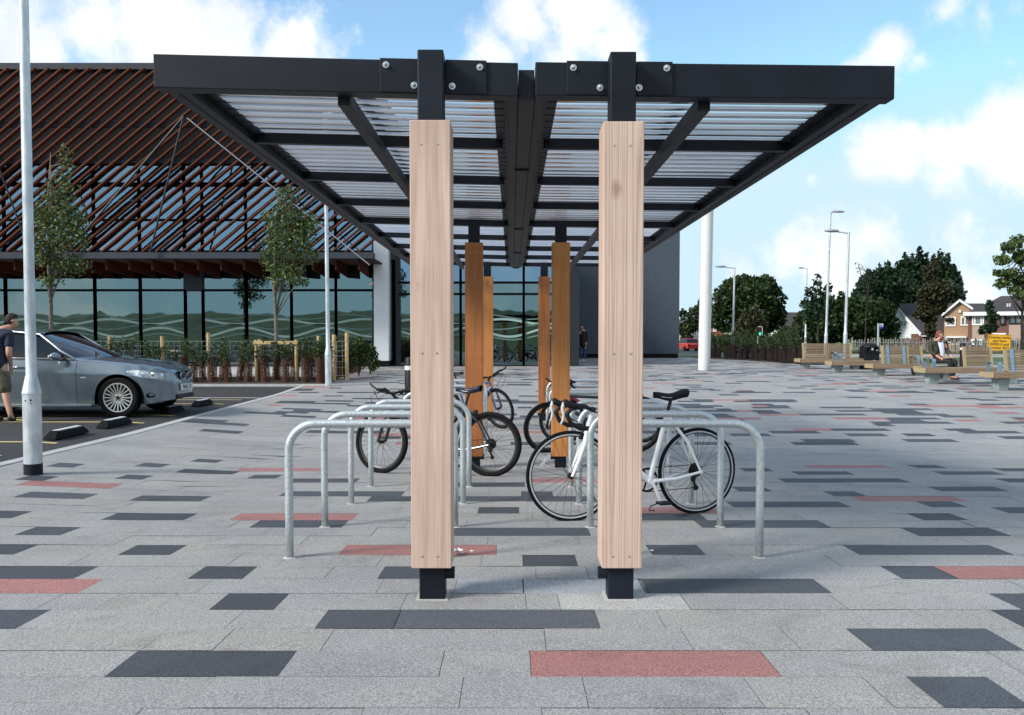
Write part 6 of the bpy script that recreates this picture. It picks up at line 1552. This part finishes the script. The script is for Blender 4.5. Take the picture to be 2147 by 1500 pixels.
# wheels
for sgn in (-1, 1):
    for wx in (wxf, wxr):
        e = Matrix.Rotation(R(90), 4, 'X')
        b = MB(); b.lathe([(.22, -.10), (.30, -.108), (.326, -.09), (.330, 0), (.326, .09), (.30, .108), (.22, .10)], 40, e, cap=False); ty = b.build('wheel', M_rubber, car, smooth=True, loc=(wx, sgn*.775, wz))
        b = MB(); b.lathe([(.236, -.10), (.236, .10)], 40, e, cap=False); o_ = sgn*.104
        rows = [[Vector((q*math.cos(a), o_*k_, q*math.sin(a))) for q, k_ in ((.245, .95), (.236, 1.06), (.222, 1.04), (.216, .8))] for a in [2*PI*k/40 for k in range(41)]]; b.grid(rows)
        for k in range(20):
            a = 2*PI*k/20; b.beam((.06*math.cos(a), o_*.80, .06*math.sin(a)), (.222*math.cos(a), o_*.98, .222*math.sin(a)), .017, .018, Vector((0, 1, 0)))
        b.lathe([(.072, -.02), (.068, .0), (.03, .006)] if sgn < 0 else [(.03, -.006), (.068, 0), (.072, .02)], 20, Matrix.Translation((0, o_*.86, 0)) @ e)
        b.build('rim', mat('alloy_rim', (.62, .62, .60), .3, .6, .06, 10), ty, smooth=True)
        b = MB(); b.lathe([(.20, -.03), (.20, .03)], 30, Matrix.Translation((0, o_*.35, 0)) @ e); b.build('brake_disc', M_dark, ty)
        b = MB()
        for k in range(5): a = 2*PI*k/5+.3; b.lathe([(.009, -.004), (.009, .004)], 8, Matrix.Translation((.048*math.cos(a), o_*.92, .048*math.sin(a))) @ e)
        b.lathe([(.03, -.004), (.03, .004)], 16, Matrix.Translation((0, o_*.95, 0)) @ e); b.build('hub_cap', M_plastic, ty)
        # wheel arch liner
        b = MB(); rows = [[Vector((wx+(AR+.012)*math.cos(a), sgn*y, max(.17, wz+(AR+.012)*math.sin(a)))) for y in (.5, .86)] for a in [lerp(-.3, PI+.3, k/20) for k in range(21)]]; b.grid(rows)
        b.build('arch_liner', M_plastic, car)
# driver behind the glass: visible only faintly through the open window
b = MB(); z1_ = 1.0
M_void = mat('car_interior', (.006, .006, .007), .9)
# distant cars
def far_car(label, px, Y, L_, facing, m, tall=1.48, nm='parked_car'):
    X = WX(px, Y); t = thing(nm, label, 'car', (X, Y, g(X, Y)-.02), facing, 'cars on the far road')
    hb = [(-L_/2, .35), (-L_/2+.05, .9), (-L_/2+.35, tall*.92), (-L_/2+.9, tall), (.3, tall), (.95, .98), (L_/2-.15, .82), (L_/2, .55), (L_/2, .3)]
    b = MB()
    body = [(-L_/2, .28), (-L_/2-.02, .75), (-L_/2+.06, .98), (L_/2-.9, .93), (L_/2-.1, .75), (L_/2, .5), (L_/2-.02, .28)]
    b.prism(body, -.82, .82, lambda u, v, d: Vector((u, d*(1-.08*abs(u)/(L_/2)), v))); b.build('body', m, t, bevel=.06)
    b = MB(); cab = [(-L_/2+.08, .97), (-L_/2+.4, tall-.05), (-.0, tall-.05), (.85, .94)]
    b.prism(cab, -.74, .74, lambda u, v, d: Vector((u, d*(1-.18*(v-.95)), v))); b.build('cabin_glass', M_cglass, t, bevel=.03)
    b = MB(); b.prism([(-L_/2+.36, tall-.06), (-L_/2+.5, tall), (-.1, tall), (.12, tall-.06)], -.66, .66, lambda u, v, d: Vector((u, d, v))); b.build('roof', m, t, bevel=.03)
    for wx in (-L_/2+.72, L_/2-.8):
        for s in (-1, 1): b = MB(); b.lathe([(.3, -.1), (.32, 0), (.3, .1)], 16, Matrix.Translation((wx, s*.74, .31)) @ Matrix.Rotation(R(90), 4, 'X')); b.build('wheel', M_rubber, t, smooth=True)
    for s in (-1, 1): b = MB(); b.box(-L_/2-.06, -L_/2+.05, s*.62-.12, s*.62+.12, .68, .88); b.build('tail_light', M_redlens, t)
    return t
M_red = mat('red_car_paint', (.48, .035, .03), .25, .1, .05, 3, coat=.8)
M_teal = mat('teal_car_paint', (.02, .08, .10), .25, .2, .05, 3, coat=.8)
M_blk = mat('black_car_paint', (.015, .016, .02), .25, .2, .05, 3, coat=.8)
M_slv = mat('silver_car_paint', (.4, .42, .48), .25, .4, .05, 3, coat=.8)
far_car('small red hatchback on the road between the grey wall and white pillar', 1439, 104, 3.7, R(105), M_red, 1.5)
far_car('teal hatchback right of the white pillar', 1502, 98, 3.9, R(200), M_teal, 1.5)
far_car('black estate car behind the lamp and sapling row', 1528, 94, 4.1, R(98), M_blk, 1.55)
far_car('silver car half hidden by saplings right of the lamp', 1548, 90, 3.9, R(200), M_slv, 1.3)
# ================================================================== sky and sun
SUN_AZ = R(-118)     # direction the light comes FROM, measured from +Y towards +X (negative = left)
SUN_EL = R(34)
w = bpy.data.worlds.new('World'); sc.world = w; w.use_nodes = True; nt = w.node_tree
for n in list(nt.nodes): nt.nodes.remove(n)
out = nt.nodes.new('ShaderNodeOutputWorld'); bg = nt.nodes.new('ShaderNodeBackground'); L(nt, bg.outputs[0], out.inputs[0]); bg.inputs[1].default_value = .15
sky = nt.nodes.new('ShaderNodeTexSky'); sky.sky_type = 'NISHITA'; sky.sun_disc = False; sky.sun_elevation = SUN_EL; sky.sun_rotation = SUN_AZ
sky.air_density = 1.0; sky.dust_density = .25; sky.ozone_density = 1.6; sky.altitude = 20
tc = N(nt, 'ShaderNodeTexCoord')
nrm = N(nt, 'ShaderNodeVectorMath', operation='NORMALIZE'); L(nt, tc.outputs['Generated'], nrm.inputs[0])
# fluffy displacement of the direction
nz = N(nt, 'ShaderNodeTexNoise'); nz.inputs['Scale'].default_value = 6.5; nz.inputs['Detail'].default_value = 8; nz.inputs['Roughness'].default_value = .6; L(nt, nrm.outputs[0], nz.inputs['Vector'])
def math_(op, a, b_=None, c=None, clamp=False):
    m = N(nt, 'ShaderNodeMath', operation=op); m.use_clamp = clamp
    for i, v in enumerate((a, b_, c)):
        if v is None: continue
        if isinstance(v, (int, float)): m.inputs[i].default_value = v
        else: L(nt, v, m.inputs[i])
    return m.outputs[0]
blobs = [  # pixel x, y, radius px, strength
    (90, 95, 140, 1.1), (210, 60, 160, 1.3), (330, 70, 170, 1.5), (470, 90, 150, 1.4), (590, 110, 130, 1.25), (690, 120, 90, .9), (330, -60, 140, .9), (30, 170, 90, .7), (520, 20, 80, .7),
    (1100, 60, 110, 1.1), (1210, 60, 110, 1.1), (1170, 10, 110, 1.0), (1290, 95, 90, 1.0), (1040, 110, 90, 1.0), (1340, 120, 50, .7), (980, 140, 60, .8), (1160, 150, 140, 1.0),
    (1860, 110, 66, 1.3), (1810, 130, 45, .8), (1925, 130, 45, .8), (1880, 165, 40, .6),
    (1990, 15, 75, .9), (2060, 25, 60, .7), (2130, 10, 50, .6),
    (2130, 250, 90, 1.4), (2080, 290, 90, 1.3), (1990, 310, 80, 1.2), (1880, 320, 80, 1.25), (1835, 340, 60, 1.0), (2130, 350, 100, 1.25), (1990, 370, 80, .9), (1700, 375, 28, .6), (2120, 130, 40, .5), (1620, 370, 50, .4),
    (1650, 530, 120, .72), (1850, 490, 100, .75), (2000, 480, 100, .7), (1750, 580, 130, .85), (2100, 500, 110, .8), (1540, 590, 110, .85), (1480, 500, 60, .45), (2050, 420, 90, .5), (1450, 430, 40, .45),
    (1500, 680, 160, .9), (1800, 670, 150, .9), (2100, 660, 150, .9)]
acc = None
for (px, py, r_, s_) in blobs:
    d = ray(px, py).normalized(); rr_ = r_/F*1.18
    vm = N(nt, 'ShaderNodeVectorMath', operation='DISTANCE'); L(nt, nrm.outputs[0], vm.inputs[0]); vm.inputs[1].default_value = d
    v = math_('MULTIPLY_ADD', vm.outputs['Value'], -s_/rr_, s_, clamp=False)
    acc = v if acc is None else math_('SMOOTH_MAX', acc, v, .12)
# generic scattered clouds elsewhere (behind and above the viewer)
nb = N(nt, 'ShaderNodeTexNoise'); nb.inputs['Scale'].default_value = 2.6; nb.inputs['Detail'].default_value = 4; L(nt, nrm.outputs[0], nb.inputs['Vector'])
sep = N(nt, 'ShaderNodeSeparateXYZ'); L(nt, nrm.outputs[0], sep.inputs[0])
back = math_('MAXIMUM', math_('MULTIPLY_ADD', sep.outputs['Y'], -4.0, 1.6, clamp=True), math_('MULTIPLY_ADD', sep.outputs['Z'], 5.0, -2.6, clamp=True))
gen = math_('MULTIPLY', math_('MULTIPLY_ADD', nb.outputs['Fac'], 5.0, -2.0), back)
dens = math_('MAXIMUM', math_('MAXIMUM', acc, 0.0), gen)
fl = math_('MULTIPLY_ADD', nz.outputs['Fac'], 2.1, -1.22)
nf = N(nt, 'ShaderNodeTexNoise'); nf.inputs['Scale'].default_value = 22; nf.inputs['Detail'].default_value = 7; nf.inputs['Roughness'].default_value = .62; L(nt, nrm.outputs[0], nf.inputs['Vector'])
fl2 = math_('MULTIPLY_ADD', nf.outputs['Fac'], 1.0, -.5)
dens2 = math_('ADD', math_('ADD', dens, math_('MULTIPLY', fl, 1.15)), fl2)
mask = N(nt, 'ShaderNodeMapRange'); mask.interpolation_type = 'SMOOTHSTEP'; mask.inputs[1].default_value = .10; mask.inputs[2].default_value = .75; L(nt, dens2, mask.inputs[0])
# cloud body shading: thick cores slightly greyer, bright rims
n3 = N(nt, 'ShaderNodeTexNoise'); n3.inputs['Scale'].default_value = 9; n3.inputs['Detail'].default_value = 6
off = N(nt, 'ShaderNodeVectorMath', operation='ADD'); off.inputs[1].default_value = (.03, 0, .05); L(nt, nrm.outputs[0], off.inputs[0]); L(nt, off.outputs[0], n3.inputs['Vector'])
cr = N(nt, 'ShaderNodeValToRGB'); e = cr.color_ramp.elements; e[0].position = .35; e[0].color = (.80, .835, .90, 1); e[1].position = .58; e[1].color = (1, 1, 1, 1); L(nt, n3.outputs['Fac'], cr.inputs[0])
cb = N(nt, 'ShaderNodeVectorMath', operation='SCALE'); cb.inputs['Scale'].default_value = CLOUD if 'CLOUD' in globals() else 5.0; L(nt, cr.outputs[0], cb.inputs[0])
# slight blue boost of clear sky
sb = N(nt, 'ShaderNodeMix'); sb.data_type = 'RGBA'; sb.blend_type = 'MULTIPLY'; sb.inputs[0].default_value = 1; L(nt, sky.outputs[0], sb.inputs[6]); sb.inputs[7].default_value = (.90, 1.07, 1.04, 1)
mn = N(nt, 'ShaderNodeVectorMath', operation='MINIMUM'); L(nt, sb.outputs[2], mn.inputs[0]); mn.inputs[1].default_value = (2.75, 3.75, 4.4)
mx = N(nt, 'ShaderNodeMix'); mx.data_type = 'RGBA'; mk = math_('MULTIPLY_ADD', mask.outputs[0], .93, .04); L(nt, mk, mx.inputs[0]); L(nt, mn.outputs[0], mx.inputs[6]); L(nt, cb.outputs[0], mx.inputs[7])
L(nt, mx.outputs[2], bg.inputs[0])
sl_ = bpy.data.lights.new('sun', 'SUN'); so_ = bpy.data.objects.new('sun', sl_); COL.objects.link(so_)
sl_.energy = 3.0; sl_.angle = R(15); sl_.color = (1, .95, .88)
dv = Vector((math.sin(SUN_AZ)*math.cos(SUN_EL), math.cos(SUN_AZ)*math.cos(SUN_EL), math.sin(SUN_EL)))
so_.rotation_euler = dv.to_track_quat('Z', 'Y').to_euler()
sc.view_settings.view_transform = 'Standard'; sc.view_settings.look = 'None'; sc.view_settings.exposure = 0.64; sc.view_settings.gamma = 1
sc.render.engine = 'CYCLES'
try:
    sc.cycles.max_bounces = 8; sc.cycles.transparent_max_bounces = 24; sc.cycles.use_denoising = True; sc.cycles.caustics_reflective = False; sc.cycles.caustics_refractive = False
except Exception: pass
